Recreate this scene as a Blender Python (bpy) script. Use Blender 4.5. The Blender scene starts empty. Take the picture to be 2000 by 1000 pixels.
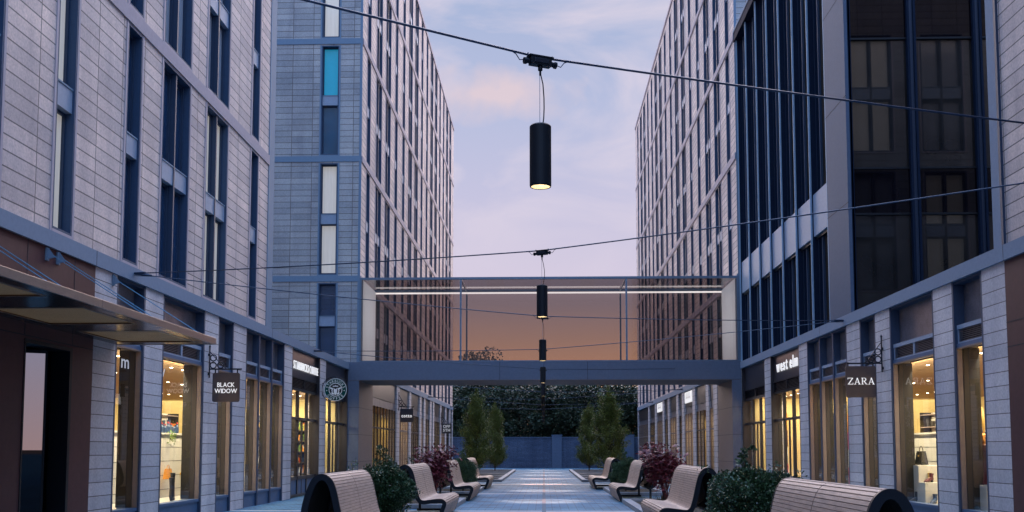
import bpy, math, random
from mathutils import Vector, Matrix
random.seed(7)
sc = bpy.context.scene
col = sc.collection
PI = math.pi
R = math.radians

# ------------------------------------------------------------------ materials
def nodes(name):
    m = bpy.data.materials.new(name); m.use_nodes = True
    nt = m.node_tree; b = nt.nodes['Principled BSDF']
    return m, nt, b
def N(nt, t, **kw):
    n = nt.nodes.new(t)
    for k, v in kw.items(): setattr(n, k, v)
    return n
def ramp(nt, stops, fac=None):
    r = N(nt, 'ShaderNodeValToRGB'); e = r.color_ramp.elements
    while len(e) > 1: e.remove(e[0])
    e[0].position = stops[0][0]; e[0].color = (*stops[0][1], 1)
    for p, c in stops[1:]:
        x = e.new(p); x.color = (*c, 1)
    if fac is not None: nt.links.new(fac, r.inputs[0])
    return r
def plain(name, c, rough=.6, metal=0., noise=.18, scale=6., bump=.0, spec=.5, coat=0., emit=None, es=0., stretch=None):
    """painted / mineral surface with mottled tone and fine grain"""
    m, nt, b = nodes(name)
    tc = N(nt, 'ShaderNodeTexCoord'); mp = N(nt, 'ShaderNodeMapping')
    nt.links.new(tc.outputs['Object'], mp.inputs[0])
    if stretch: mp.inputs['Scale'].default_value = stretch
    n1 = N(nt, 'ShaderNodeTexNoise'); n1.inputs['Scale'].default_value = scale; n1.inputs['Detail'].default_value = 6
    n2 = N(nt, 'ShaderNodeTexNoise'); n2.inputs['Scale'].default_value = scale*9; n2.inputs['Detail'].default_value = 3
    nt.links.new(mp.outputs[0], n1.inputs['Vector']); nt.links.new(mp.outputs[0], n2.inputs['Vector'])
    ad = N(nt, 'ShaderNodeMath', operation='ADD'); nt.links.new(n1.outputs[0], ad.inputs[0]); nt.links.new(n2.outputs[0], ad.inputs[1])
    hf = N(nt, 'ShaderNodeMath', operation='MULTIPLY'); hf.inputs[1].default_value = .5; nt.links.new(ad.outputs[0], hf.inputs[0])
    lo = tuple(max(0, v*(1-noise)) for v in c); hi = tuple(min(1, v*(1+noise)) for v in c)
    r = ramp(nt, [(.32, lo), (.68, hi)], hf.outputs[0])
    nt.links.new(r.outputs[0], b.inputs['Base Color'])
    b.inputs['Roughness'].default_value = rough; b.inputs['Metallic'].default_value = metal
    b.inputs['Specular IOR Level'].default_value = spec; b.inputs['Coat Weight'].default_value = coat
    if bump:
        bp = N(nt, 'ShaderNodeBump'); bp.inputs['Strength'].default_value = bump; bp.inputs['Distance'].default_value = .01
        nt.links.new(n2.outputs[0], bp.inputs['Height']); nt.links.new(bp.outputs[0], b.inputs['Normal'])
    if emit:
        b.inputs['Emission Color'].default_value = (*emit, 1); b.inputs['Emission Strength'].default_value = es
    return m
def bricks(name, axes, c1, c2, mortar, bw, rh, ms=.012, off=(0, 0), rough=.75, bump=.5, offset=0., grain=.12, spec=.5, smooth=.1):
    m, nt, b = nodes(name)
    tc = N(nt, 'ShaderNodeTexCoord'); sx = N(nt, 'ShaderNodeSeparateXYZ'); cb = N(nt, 'ShaderNodeCombineXYZ')
    nt.links.new(tc.outputs['Object'], sx.inputs[0])
    for i, a in enumerate(axes):
        ad = N(nt, 'ShaderNodeMath', operation='ADD'); ad.inputs[1].default_value = off[i]
        nt.links.new(sx.outputs['XYZ'.index(a)], ad.inputs[0]); nt.links.new(ad.outputs[0], cb.inputs[i])
    bt = N(nt, 'ShaderNodeTexBrick'); bt.offset = offset; bt.squash = 1
    bt.inputs['Scale'].default_value = 1; bt.inputs['Brick Width'].default_value = bw; bt.inputs['Row Height'].default_value = rh
    bt.inputs['Mortar Size'].default_value = ms; bt.inputs['Mortar Smooth'].default_value = smooth; bt.inputs['Bias'].default_value = 0
    bt.inputs['Color1'].default_value = (*c1, 1); bt.inputs['Color2'].default_value = (*c2, 1); bt.inputs['Mortar'].default_value = (*mortar, 1)
    nt.links.new(cb.outputs[0], bt.inputs['Vector'])
    n = N(nt, 'ShaderNodeTexNoise'); n.inputs['Scale'].default_value = 28; n.inputs['Detail'].default_value = 5
    n3 = N(nt, 'ShaderNodeTexNoise'); n3.inputs['Scale'].default_value = .55; n3.inputs['Detail'].default_value = 4
    nt.links.new(tc.outputs['Object'], n.inputs['Vector']); nt.links.new(tc.outputs['Object'], n3.inputs['Vector'])
    r = ramp(nt, [(.25, (1-grain*2,)*3), (.75, (1+grain,)*3)], n.outputs[0]); r3 = ramp(nt, [(.3, (.80, .82, .86)), (.7, (1.10, 1.07, 1.04))], n3.outputs[0])
    mx = N(nt, 'ShaderNodeMix', data_type='RGBA', blend_type='MULTIPLY'); mx.inputs[0].default_value = 1
    nt.links.new(bt.outputs[0], mx.inputs[6]); nt.links.new(r.outputs[0], mx.inputs[7])
    my = N(nt, 'ShaderNodeMix', data_type='RGBA', blend_type='MULTIPLY'); my.inputs[0].default_value = 1
    nt.links.new(mx.outputs[2], my.inputs[6]); nt.links.new(r3.outputs[0], my.inputs[7])
    if 'Z' in axes:                                              # rain streaks
        m4 = N(nt, 'ShaderNodeMapping'); m4.inputs['Scale'].default_value = (2.2, 2.2, .3); nt.links.new(tc.outputs['Object'], m4.inputs[0])
        n4 = N(nt, 'ShaderNodeTexNoise'); n4.inputs['Scale'].default_value = 1; n4.inputs['Detail'].default_value = 5; nt.links.new(m4.outputs[0], n4.inputs['Vector'])
        r4 = ramp(nt, [(.36, (.84, .84, .86)), (.56, (1.0, 1.0, 1.0)), (.75, (1.04, 1.03, 1.02))], n4.outputs[0])
        mz = N(nt, 'ShaderNodeMix', data_type='RGBA', blend_type='MULTIPLY'); mz.inputs[0].default_value = 1
        nt.links.new(my.outputs[2], mz.inputs[6]); nt.links.new(r4.outputs[0], mz.inputs[7]); my = mz
    nt.links.new(my.outputs[2], b.inputs['Base Color'])
    b.inputs['Roughness'].default_value = rough; b.inputs['Specular IOR Level'].default_value = spec
    inv = N(nt, 'ShaderNodeMath', operation='MULTIPLY_ADD'); inv.inputs[1].default_value = -1; nt.links.new(bt.outputs['Fac'], inv.inputs[0])
    mn = N(nt, 'ShaderNodeMath', operation='MULTIPLY'); mn.inputs[1].default_value = .25; nt.links.new(n.outputs[0], mn.inputs[0])
    nt.links.new(mn.outputs[0], inv.inputs[2])
    bp = N(nt, 'ShaderNodeBump'); bp.inputs['Strength'].default_value = bump; bp.inputs['Distance'].default_value = .012
    nt.links.new(inv.outputs[0], bp.inputs['Height']); nt.links.new(bp.outputs[0], b.inputs['Normal'])
    return m
def stains(m, scale, lo):
    nt = m.node_tree; b = nt.nodes['Principled BSDF']; src = b.inputs['Base Color'].links[0].from_socket
    tc = N(nt, 'ShaderNodeTexCoord'); n = N(nt, 'ShaderNodeTexNoise'); n.inputs['Scale'].default_value = scale; n.inputs['Detail'].default_value = 8; n.inputs['Roughness'].default_value = .65
    nt.links.new(tc.outputs['Object'], n.inputs['Vector']); r = ramp(nt, [(.38, (lo,)*3), (.55, (1, 1, 1)), (.72, (1.15, 1.12, 1.1))], n.outputs[0])
    x = N(nt, 'ShaderNodeMix', data_type='RGBA', blend_type='MULTIPLY'); x.inputs[0].default_value = 1
    nt.links.new(src, x.inputs[6]); nt.links.new(r.outputs[0], x.inputs[7]); nt.links.new(x.outputs[2], b.inputs['Base Color'])
def glass(name, tint=(.9, .92, .92), ior=1.5, rough=0.):
    m, nt, b = nodes(name); nt.nodes.remove(b)
    out = nt.nodes['Material Output']
    t = N(nt, 'ShaderNodeBsdfTransparent'); t.inputs[0].default_value = (*tint, 1)
    g = N(nt, 'ShaderNodeBsdfGlossy'); g.inputs['Roughness'].default_value = rough; g.inputs[0].default_value = (.8, .8, .8, 1)
    ge = N(nt, 'ShaderNodeNewGeometry'); dt = N(nt, 'ShaderNodeVectorMath', operation='DOT_PRODUCT')
    nt.links.new(ge.outputs['Incoming'], dt.inputs[0]); nt.links.new(ge.outputs['Normal'], dt.inputs[1])
    ab = N(nt, 'ShaderNodeMath', operation='ABSOLUTE'); nt.links.new(dt.outputs['Value'], ab.inputs[0])
    om = N(nt, 'ShaderNodeMath', operation='SUBTRACT'); om.inputs[0].default_value = 1; nt.links.new(ab.outputs[0], om.inputs[1])
    pw = N(nt, 'ShaderNodeMath', operation='POWER'); pw.inputs[1].default_value = 5; nt.links.new(om.outputs[0], pw.inputs[0])
    f0 = 2*((ior-1)/(ior+1))**2
    f = N(nt, 'ShaderNodeMath', operation='MULTIPLY_ADD'); f.inputs[1].default_value = 1-f0; f.inputs[2].default_value = f0; nt.links.new(pw.outputs[0], f.inputs[0])
    mx = N(nt, 'ShaderNodeMixShader'); nt.links.new(f.outputs[0], mx.inputs[0]); nt.links.new(t.outputs[0], mx.inputs[1]); nt.links.new(g.outputs[0], mx.inputs[2])
    nt.links.new(mx.outputs[0], out.inputs[0])
    return m
def dim_mirror(name, c, k, rough=.02, tint=(.9, .9, .95), graze=0.):
    """coated dark glazing: mostly absorbs, a fixed weak clear reflection"""
    m, nt, b = nodes(name); nt.nodes.remove(b); out = nt.nodes['Material Output']
    tc = N(nt, 'ShaderNodeTexCoord'); n = N(nt, 'ShaderNodeTexNoise'); n.inputs['Scale'].default_value = .6; nt.links.new(tc.outputs['Object'], n.inputs['Vector'])
    rr = ramp(nt, [(.3, tuple(v*.6 for v in c)), (.7, tuple(v*1.3 for v in c))], n.outputs[0])
    d = N(nt, 'ShaderNodeBsdfDiffuse'); nt.links.new(rr.outputs[0], d.inputs[0])
    g = N(nt, 'ShaderNodeBsdfGlossy'); g.inputs['Roughness'].default_value = rough; g.inputs[0].default_value = (*tint, 1)
    mx = N(nt, 'ShaderNodeMixShader'); mx.inputs[0].default_value = k
    if graze:
        lw = N(nt, 'ShaderNodeLayerWeight'); lw.inputs[0].default_value = .5
        pw = N(nt, 'ShaderNodeMath', operation='POWER'); pw.inputs[1].default_value = 2.5; nt.links.new(lw.outputs['Facing'], pw.inputs[0])
        ma = N(nt, 'ShaderNodeMath', operation='MULTIPLY_ADD'); ma.inputs[1].default_value = graze; ma.inputs[2].default_value = k
        nt.links.new(pw.outputs[0], ma.inputs[0]); nt.links.new(ma.outputs[0], mx.inputs[0])
    nt.links.new(d.outputs[0], mx.inputs[1]); nt.links.new(g.outputs[0], mx.inputs[2]); nt.links.new(mx.outputs[0], out.inputs[0])
    return m
def lit(name, c, s):
    m, nt, b = nodes(name)
    b.inputs['Base Color'].default_value = (.6, .6, .6, 1)
    b.inputs['Emission Color'].default_value = (*c, 1); b.inputs['Emission Strength'].default_value = s
    return m
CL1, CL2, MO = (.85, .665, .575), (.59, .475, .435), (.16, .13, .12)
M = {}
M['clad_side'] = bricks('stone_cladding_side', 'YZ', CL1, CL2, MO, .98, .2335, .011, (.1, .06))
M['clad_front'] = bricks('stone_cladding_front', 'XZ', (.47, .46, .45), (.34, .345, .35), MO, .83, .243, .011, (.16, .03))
M['clad_pier'] = bricks('stone_pier', 'YZ', (.66, .61, .61), (.53, .50, .51), MO, 90, .2335, .008, (30, .0))
M['band'] = plain('cornice_metal', (.185, .24, .32), .75, 0, .1, 14, .1, spec=.2)
M['trim'] = plain('window_trim_metal', (.16, .23, .31), .7, 0, .08, 14, spec=.25)
M['reveal'] = plain('window_reveal_metal', (.036, .068, .125), .6, .0, .1, 10, spec=.3)
M['frame'] = plain('window_frame_blue_grey', (.032, .052, .092), .5, .0, .1, 10, spec=.3)
M['surround'] = plain('window_surround', (.42, .36, .39), .7, 0, .08, 14, spec=.25)
M['storey_band'] = plain('storey_band_stone', (.40, .34, .37), .75, 0, .1, 14, .1, spec=.2)
M['spandrel'] = plain('spandrel_panel', (.24, .30, .39), .6, 0, .1, 12)
M['panel'] = plain('zinc_panel', (.20, .19, .22), .38, .6, .35, 3.5, .05)
M['blue_metal'] = plain('blue_metal_jamb', (.038, .058, .10), .55, .0, .12, 8, spec=.3)
M['base_panel'] = plain('sill_panel_metal', (.07, .12, .21), .55, .0, .12, 8, spec=.3)
M['tan_jamb'] = plain('bronze_jamb', (.20, .15, .13), .5, .2, .12, 8)
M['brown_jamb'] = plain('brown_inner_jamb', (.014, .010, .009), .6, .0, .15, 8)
M['bronze'] = plain('dark_bronze_frame', (.035, .033, .038), .4, .5, .15, 8)
M['fascia'] = plain('dark_fascia', (.05, .045, .055), .35, .5, .25, 6)
M['brown_metal'] = plain('brown_metal_cladding', (.085, .034, .034), .6, .0, .16, 9, .1, spec=.25)
M['canopy_edge'] = plain('canopy_edge_metal', (.33, .27, .24), .3, .75, .12, 8)
M['canopy_under'] = plain('canopy_soffit_metal', (.20, .13, .105), .25, .8, .15, 6)
M['perforated'] = bricks('perforated_soffit', 'YX', (.60, .42, .24), (.54, .38, .21), (.3, .18, .09), .035, .035, .008, bump=.3, grain=.1)
_b = M['perforated'].node_tree.nodes['Principled BSDF']; _b.inputs['Emission Color'].default_value = (1, .62, .28, 1); _b.inputs['Emission Strength'].default_value = .035   # weak warm emission added to the soffit panels
M['beam'] = plain('beam_render', (.105, .13, .185), .7, .0, .12, 12, .3)
M['pier_in'] = plain('pier_warm_render', (.17, .125, .12), .65, .0, .12, 12, .3)
M['joint'] = plain('joint_gap', (.02, .02, .025), .8)
M['steel'] = plain('bridge_frame_steel', (.14, .2, .27), .4, .5, .1, 8)
M['white_wall'] = plain('white_plaster', (.74, .73, .71), .6, 0, .03, 4)
M['black'] = plain('black_satin', (.006, .009, .014), .5, 0, .2, 8, spec=.25)
M['iron'] = plain('wrought_iron', (.02, .024, .035), .45, .6, .2, 12)
M['sign_brown'] = plain('sign_board_brown', (.075, .055, .055), .45, .2, .15, 5)
M['sign_dark'] = plain('sign_board_dark', (.04, .04, .05), .45, .2, .15, 5)
M['letter'] = lit('letter_white', (1, .97, .95), .55)
M['letter_lit'] = lit('letter_backlit_white', (1, .98, .96), .6)
M['letter_green'] = plain('badge_green', (.001, .045, .04), .5, emit=(.01, .12, .1), es=.03, spec=.1)
M['letter_badge'] = lit('badge_pale', (.62, .75, .9), .12)
M['cable'] = plain('cable_sheath', (.02, .04, .08), .4, .3)
M['cable_steel'] = plain('tie_rod_steel', (.12, .26, .38), .35, .7)
M['lamp_on'] = lit('lamp_glow', (1, .84, .58), 22)
M['lamp_rim'] = plain('lamp_glass_rim', (.3, .25, .18), .2, .2, emit=(1, .75, .4), es=.35)
M['down_on'] = lit('shop_downlight', (1, .85, .55), 14)
M['led'] = lit('led_strip_white', (1, 1, .98), 1.25)
M['cream'] = plain('drawn_blind_behind_glass', (.60, .56, .50), .22, 0, .16, 1.2, emit=(1, .93, .82), es=.22, coat=.4, stretch=(5, 9, .25))
M['grey_blind'] = plain('grey_curtain_behind_glass', (.34, .36, .40), .2, 0, .25, 1.2, coat=.4, stretch=(1, 16, .2))
M['cyan_glass'] = plain('cyan_lit_glass', (.03, .30, .42), .15, 0, .05, 1, emit=(0, .45, .75), es=.22, coat=.5)
M['dark_glass'] = dim_mirror('dark_window_glass', (.020, .052, .115), .15, .03, (.65, .8, 1), .45)
M['smoke_glass'] = dim_mirror('smoked_curtain_glass', (.022, .020, .019), .045, .01)
M['spandrel_glass'] = dim_mirror('black_spandrel_glass', (.005, .004, .006), .02)
M['teal_glass'] = dim_mirror('teal_window_glass', (.012, .085, .17), .12, .03, (.65, .85, 1), .4)
M['slot_glass'] = dim_mirror('slot_glass', (.034, .030, .028), .004, .05)
M['mirror_glass'] = dim_mirror('mirrored_door_glass', (.02, .02, .02), .42, .0, (1, 1, 1))
M['fin_side'] = plain('fin_side_navy', (.010, .018, .038), .8, 0, .15, 8, spec=.05)
M['fin_edge'] = plain('fin_edge_metal', (.26, .38, .50), .6, 0, .1, 8, spec=.2)
M['shop_glass'] = glass('shop_window_glass', (.93, .93, .92), 1.5)
M['door_glass'] = glass('door_glass', (.25, .24, .25), 1.75)
M['bridge_glass'] = glass('bridge_tinted_glass', (.555, .49, .475), 1.35)
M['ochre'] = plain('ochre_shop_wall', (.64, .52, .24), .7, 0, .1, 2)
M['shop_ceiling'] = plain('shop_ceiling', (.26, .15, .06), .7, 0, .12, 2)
M['shop_floor'] = plain('shop_floor', (.22, .15, .1), .4, 0, .2, 3)
M['display'] = plain('display_board_white', (.72, .68, .58), .5, 0, .04, 3)
M['groove'] = plain('display_groove', (.10, .09, .07), .6)
M['wood'] = plain('bench_slat_wood', (.44, .31, .245), .55, 0, .28, 5, .2, stretch=(6, .8, 6))
M['bark'] = plain('bark', (.06, .045, .035), .9, 0, .4, 10, .6)
M['soil'] = plain('soil', (.03, .025, .02), .95, 0, .5, 12, .8)
M['kerb'] = plain('kerb_stone', (.24, .26, .29), .7, 0, .15, 14, .3)
M['strip'] = plain('pale_paving_band', (.42, .45, .47), .6, 0, .15, 10, .2)
M['drain'] = plain('drain_grate', (.09, .14, .18), .8, 0, spec=.2)
M['paver'] = bricks('paving_setts', 'XY', (.10, .27, .40), (.065, .195, .31), (.04, .08, .11), .42, .21, .011, (0, 0), .75, .3, .5, .22, spec=.25)
stains(M['paver'], .8, .62)
M['wall_stone'] = bricks('split_face_block', 'XZ', (.15, .225, .36), (.11, .17, .285), (.07, .11, .19), .62, .10, .022, rough=.8, bump=1, offset=.5, grain=.3, smooth=.6)
M['pillar_stone'] = plain('wall_pillar_stone', (.12, .18, .28), .8, 0, .15, 8, .4)
M['column_metal'] = plain('column_metal', (.068, .10, .155), .7, 0, .1, 14, .15, spec=.25)
M['roof'] = plain('roof_membrane', (.12, .12, .13), .9)
def leafmat(name, c, var=.5):
    m, nt, b = nodes(name)
    g = N(nt, 'ShaderNodeNewGeometry')
    lo = tuple(v*(1-var) for v in c); hi = tuple(min(1, v*(1+var*1.3)) for v in c)
    r = ramp(nt, [(0, lo), (.6, c), (1, hi)], g.outputs['Random Per Island'])
    nt.links.new(r.outputs[0], b.inputs['Base Color']); b.inputs['Roughness'].default_value = .5
    b.inputs['Subsurface Weight'].default_value = 0
    return m
M['leaf_green'] = leafmat('shrub_leaf', (.035, .075, .028))
M['leaf_olive'] = leafmat('hornbeam_leaf', (.12, .15, .025))
M['leaf_forest'] = leafmat('forest_leaf', (.030, .055, .028), .6)
M['leaf_red'] = leafmat('maple_leaf', (.16, .024, .034), .5)
M['grass_blade'] = leafmat('grass_blade', (.07, .08, .05))
for k, c in dict(orange=(.75, .30, .03), pink=(.75, .16, .3), black_l=(.02, .018, .018), navy=(.02, .05, .12), red=(.4, .03, .02), white_c=(.7, .7, .66), green_c=(.15, .25, .05), blue_c=(.03, .15, .3), gold=(.6, .4, .1), wine=(.12, .02, .03)).items():
    M[k] = plain('goods_'+k, c, .45, 0, .2, 20)

# ------------------------------------------------------------------ mesh builder
class MB:
    def __init__(s): s.v = []; s.f = []; s.m = []; s.mats = []
    def mi(s, m):
        m = M[m] if isinstance(m, str) else m
        if m not in s.mats: s.mats.append(m)
        return s.mats.index(m)
    def poly(s, pts, m):
        n = len(s.v); s.v += [tuple(p) for p in pts]; s.f.append(tuple(range(n, n+len(pts)))); s.m.append(s.mi(m))
    def box(s, a, b, m):
        x0, y0, z0 = (min(a[i], b[i]) for i in range(3)); x1, y1, z1 = (max(a[i], b[i]) for i in range(3))
        n = len(s.v)
        s.v += [(x0,y0,z0),(x1,y0,z0),(x1,y1,z0),(x0,y1,z0),(x0,y0,z1),(x1,y0,z1),(x1,y1,z1),(x0,y1,z1)]
        k = s.mi(m)
        for q in ((0,3,2,1),(4,5,6,7),(0,1,5,4),(1,2,6,5),(2,3,7,6),(3,0,4,7)):
            s.f.append(tuple(n+i for i in q)); s.m.append(k)
        return s
    def tube(s, pts, r, m, seg=8, cap=True):
        pts = [Vector(p) for p in pts]; rs = r if isinstance(r, (list, tuple)) else [r]*len(pts)
        k = s.mi(m); rings = []; u = None
        for i, p in enumerate(pts):
            t = (pts[min(i+1, len(pts)-1)] - pts[max(i-1, 0)])
            t = t.normalized() if t.length > 1e-9 else Vector((0, 0, 1))
            if u is None: u = t.orthogonal().normalized()
            u = (u - t*u.dot(t)); u = u.normalized() if u.length > 1e-6 else t.orthogonal().normalized()
            w = t.cross(u); n = len(s.v); rings.append(n)
            for j in range(seg):
                a = 2*PI*j/seg; s.v.append(tuple(p + (u*math.cos(a)+w*math.sin(a))*rs[i]))
        for a, b in zip(rings, rings[1:]):
            for j in range(seg):
                s.f.append((a+j, a+(j+1) % seg, b+(j+1) % seg, b+j)); s.m.append(k)
        if cap:
            s.f.append(tuple(rings[0]+j for j in range(seg))[::-1]); s.m.append(k)
            s.f.append(tuple(rings[-1]+j for j in range(seg))); s.m.append(k)
        return s
    def lathe(s, prof, m, c=(0, 0, 0), seg=24):
        k = s.mi(m); rings = []
        for r, z in prof:
            n = len(s.v); rings.append(n)
            for j in range(seg):
                a = 2*PI*j/seg; s.v.append((c[0]+r*math.cos(a), c[1]+r*math.sin(a), c[2]+z))
        for a, b in zip(rings, rings[1:]):
            for j in range(seg):
                s.f.append((a+j, a+(j+1) % seg, b+(j+1) % seg, b+j)); s.m.append(k)
        return s
    def ring(s, c, r, t, m, axis='Y', seg=24, a0=0, a1=2*PI):
        pts = []
        for i in range(seg+1):
            a = a0+(a1-a0)*i/seg; q = (r*math.cos(a), r*math.sin(a))
            pts.append((c[0]+q[0], c[1], c[2]+q[1]) if axis == 'Y' else (c[0], c[1]+q[0], c[2]+q[1]))
        return s.tube(pts, t, m, 6)
    def build(s, name, parent=None, loc=None, smooth=False, bevel=0):
        me = bpy.data.meshes.new(name); me.from_pydata(s.v, [], s.f)
        for m in s.mats: me.materials.append(m)
        me.polygons.foreach_set('material_index', s.m)
        if smooth: me.polygons.foreach_set('use_smooth', [True]*len(s.f))
        me.update()
        o = bpy.data.objects.new(name, me); col.objects.link(o)
        if parent: o.parent = parent
        if loc: o.location = loc
        if bevel:
            b = o.modifiers.new('bevel', 'BEVEL'); b.width = bevel; b.segments = 2; b.limit_method = 'ANGLE'
        return o
def tag(o, label=None, cat=None, group=None, kind=None):
    if label: o['label'] = label
    if cat: o['category'] = cat
    if group: o['group'] = group
    if kind: o['kind'] = kind
    return o
def thing(name, label, cat, loc=(0, 0, 0), rz=0, group=None):
    o = bpy.data.objects.new(name, None); col.objects.link(o); o.location = loc; o.rotation_euler = (0, 0, rz)
    o.empty_display_size = .2
    return tag(o, label, cat, group)
def copy_tree(o, parent=None):
    c = o.copy(); col.objects.link(c); c.parent = parent
    for ch in list(o.children): copy_tree(ch, c)
    return c
def twin(proto, loc, rz=0, label=None, group=None, scale=None):
    c = copy_tree(proto); c.location = loc; c.rotation_euler = (0, 0, rz)
    if scale: c.scale = scale if isinstance(scale, tuple) else (scale,)*3
    if label: c['label'] = label
    if group: c['group'] = group
    return c

# text as mesh
_g = {}
def glyph(ch, off=0.):
    if (ch, off) not in _g:
        cu = bpy.data.curves.new('g', 'FONT'); cu.body = ch; cu.size = 1; cu.fill_mode = 'FRONT'; cu.offset = off; cu.resolution_u = 3
        ob = bpy.data.objects.new('g', cu); col.objects.link(ob)
        me = ob.to_mesh()
        vs = [(v.co.x, v.co.y) for v in me.vertices]; fs = [tuple(p.vertices) for p in me.polygons]
        ob.to_mesh_clear(); bpy.data.objects.remove(ob); bpy.data.curves.remove(cu)
        w = max((x for x, y in vs), default=.3); x0 = min((x for x, y in vs), default=0)
        _g[(ch, off)] = (vs, fs, x0, w)
    return _g[(ch, off)]
def text(mb, s, h, frame, m, off=0., sx=1., gap=.09, thick=0., width=None):
    """letters of cap height h; frame(u, v) -> 3D point, u centred on 0"""
    k = h/.73
    adv = []; x = 0
    for ch in s:
        if ch == ' ': adv.append(x); x += .32; continue
        vs, fs, a, b = glyph(ch, off); adv.append(x-a); x += (b-a)+gap
    tot = x-gap
    if width: sx = width/(tot*k)
    for ch, ax in zip(s, adv):
        if ch == ' ': continue
        vs, fs, a, b = glyph(ch, off); n = len(mb.v)
        mb.v += [tuple(frame(((vx+ax)-tot/2)*k*sx, vy*k)) for vx, vy in vs]
        i = mb.mi(m)
        for f in fs: mb.f.append(tuple(n+j for j in f)); mb.m.append(i)
def thicken(o, t):
    md = o.modifiers.new('depth', 'SOLIDIFY'); md.thickness = t; md.offset = 0
    return o

# facade with holes on plane; P maps (a, z, d) -> xyz
def facade(mb, P, a0, a1, z0, z1, holes, m):
    As = sorted({a0, a1, *[h[0] for h in holes], *[h[1] for h in holes]}); Zs = sorted({z0, z1, *[h[2] for h in holes], *[h[3] for h in holes]})
    As = [a for a in As if a0 <= a <= a1]; Zs = [z for z in Zs if z0 <= z <= z1]
    for i in range(len(As)-1):
        run = None
        for j in range(len(Zs)-1):
            ca, cz = (As[i]+As[i+1])/2, (Zs[j]+Zs[j+1])/2
            solid = not any(h[0] < ca < h[1] and h[2] < cz < h[3] for h in holes)
            if solid and run is None: run = Zs[j]
            if run is not None and (not solid or j == len(Zs)-2):
                top = Zs[j+1] if solid else Zs[j]
                mb.poly([P(As[i], run, 0), P(As[i+1], run, 0), P(As[i+1], top, 0), P(As[i], top, 0)], m)
                run = None
def side(s, X): return lambda a, z, d: (s*(X+d), a, z)         # facade along the street, d into the building
def front(Y, sg=1): return lambda a, z, d: (a, Y+sg*d, z)

# ------------------------------------------------------------------ upper windows (prototype meshes)
WH = 4.46
_w = {}
def window_mesh(w, h, dbl, tr='surround'):
    """local: plane x=0 facing +X, y across, z up from the sill"""
    key = (w, h, dbl, tr)
    if key in _w: return _w[key]
    b = MB(); hw = w/2; D = -.18
    for y in (-hw, hw-.045):                                     # jamb linings
        b.box((D, y, 0), (.012, y+.045, h), 'reveal')
    b.box((D, -hw+.045, 0), (.012, hw-.045, .04), 'reveal'); b.box((D, -hw+.045, h-.04), (.012, hw-.045, h), 'reveal')
    for y in (-hw-.06, hw): b.box((-.01, y, -.05), (.016, y+.06, h+.02), tr)
    b.box((-.01, -hw, -.05), (.022, hw, -.002), tr)
    m0, m1 = h*.455, h*.455+.38
    b.box((D-.02, -hw+.045, m0), (-.03, hw-.045, m1), 'spandrel')
    b.box((D-.02, -hw+.045, m1), (-.015, hw-.045, m1+.03), 'trim')
    cols = [(-hw+.045, hw-.045)] if not dbl else [(-hw+.045, -.03), (.03, hw-.045)]
    if dbl: b.box((D-.02, -.03, .04), (-.012, .03, h-.04), 'frame')
    for c0, c1 in cols:
        for z0, z1 in ((.04, m0), (m1+.03, h-.04)):
            b.box((D-.02, c0, z0), (D+.05, c0+.035, z1), 'frame'); b.box((D-.02, c1-.035, z0), (D+.05, c1, z1), 'frame')
            b.box((D-.02, c0+.035, z0), (D+.04, c1-.035, z0+.05), 'frame'); b.box((D-.02, c0+.035, z1-.05), (D+.04, c1-.035, z1), 'frame')
    def me_of(bb, nm):
        me = bpy.data.meshes.new(nm); me.from_pydata(bb.v, [], bb.f)
        for m in bb.mats: me.materials.append(m)
        me.polygons.foreach_set('material_index', bb.m); me.update(); return me
    fm = me_of(b, 'window')
    panes = {}
    for mat in ('dark_glass', 'cream', 'grey_blind', 'cyan_glass', 'mixed', 'half'):
        g = MB()
        for c0, c1 in cols:
            for i, (z0, z1) in enumerate(((.09, m0-.05), (m1+.08, h-.09))):
                mm = mat if mat != 'mixed' else ('teal_glass', 'cyan_glass')[i]
                if mat == 'half':
                    zs = z1-(z1-z0)*(.30 if (i+int(c0*10)) % 2 else .52); mm = 'dark_glass'
                    g.poly([(D, c0+.035, zs), (D, c1-.035, zs), (D, c1-.035, z1), (D, c0+.035, z1)], 'grey_blind'); z1 = zs
                g.poly([(D, c0+.035, z0), (D, c1-.035, z0), (D, c1-.035, z1), (D, c0+.035, z1)], mm)
        panes[mat] = me_of(g, 'pane')
    _w[key] = (fm, panes); return _w[key]
def put_window(parent, loc, rz, w, dbl, mat='dark_glass', h=WH, tr='surround'):
    fm, panes = window_mesh(w, h, dbl, tr)
    o = bpy.data.objects.new('window', fm); col.objects.link(o); o.parent = parent; o.location = loc; o.rotation_euler = (0, 0, rz)
    p = bpy.data.objects.new('pane', panes[mat]); col.objects.link(p); p.parent = o
    return o

# ------------------------------------------------------------------ left and right near blocks
XP = 7.7
NICHE = dict(A=(17.58, 18.88), B=(19.78, 22.28), C=(23.23, 24.38), D=(25.42, 29.25), E=(30.17, 33.97), F=(34.87, 38.85))
Z_LO, Z_HI = 4.64, 4.90
left_block = thing('stone_office_building', 'pale stone office building over shops on the left, with canopy and two hanging shop signs', 'building', (-XP, 17, 0))
right_block = thing('glass_office_building', 'building with smoked glass bays and tall blue fins above shops on the right', 'building', (XP, 17, 0))
for o in (left_block, right_block): o.location = (0, 0, 0)

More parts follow.
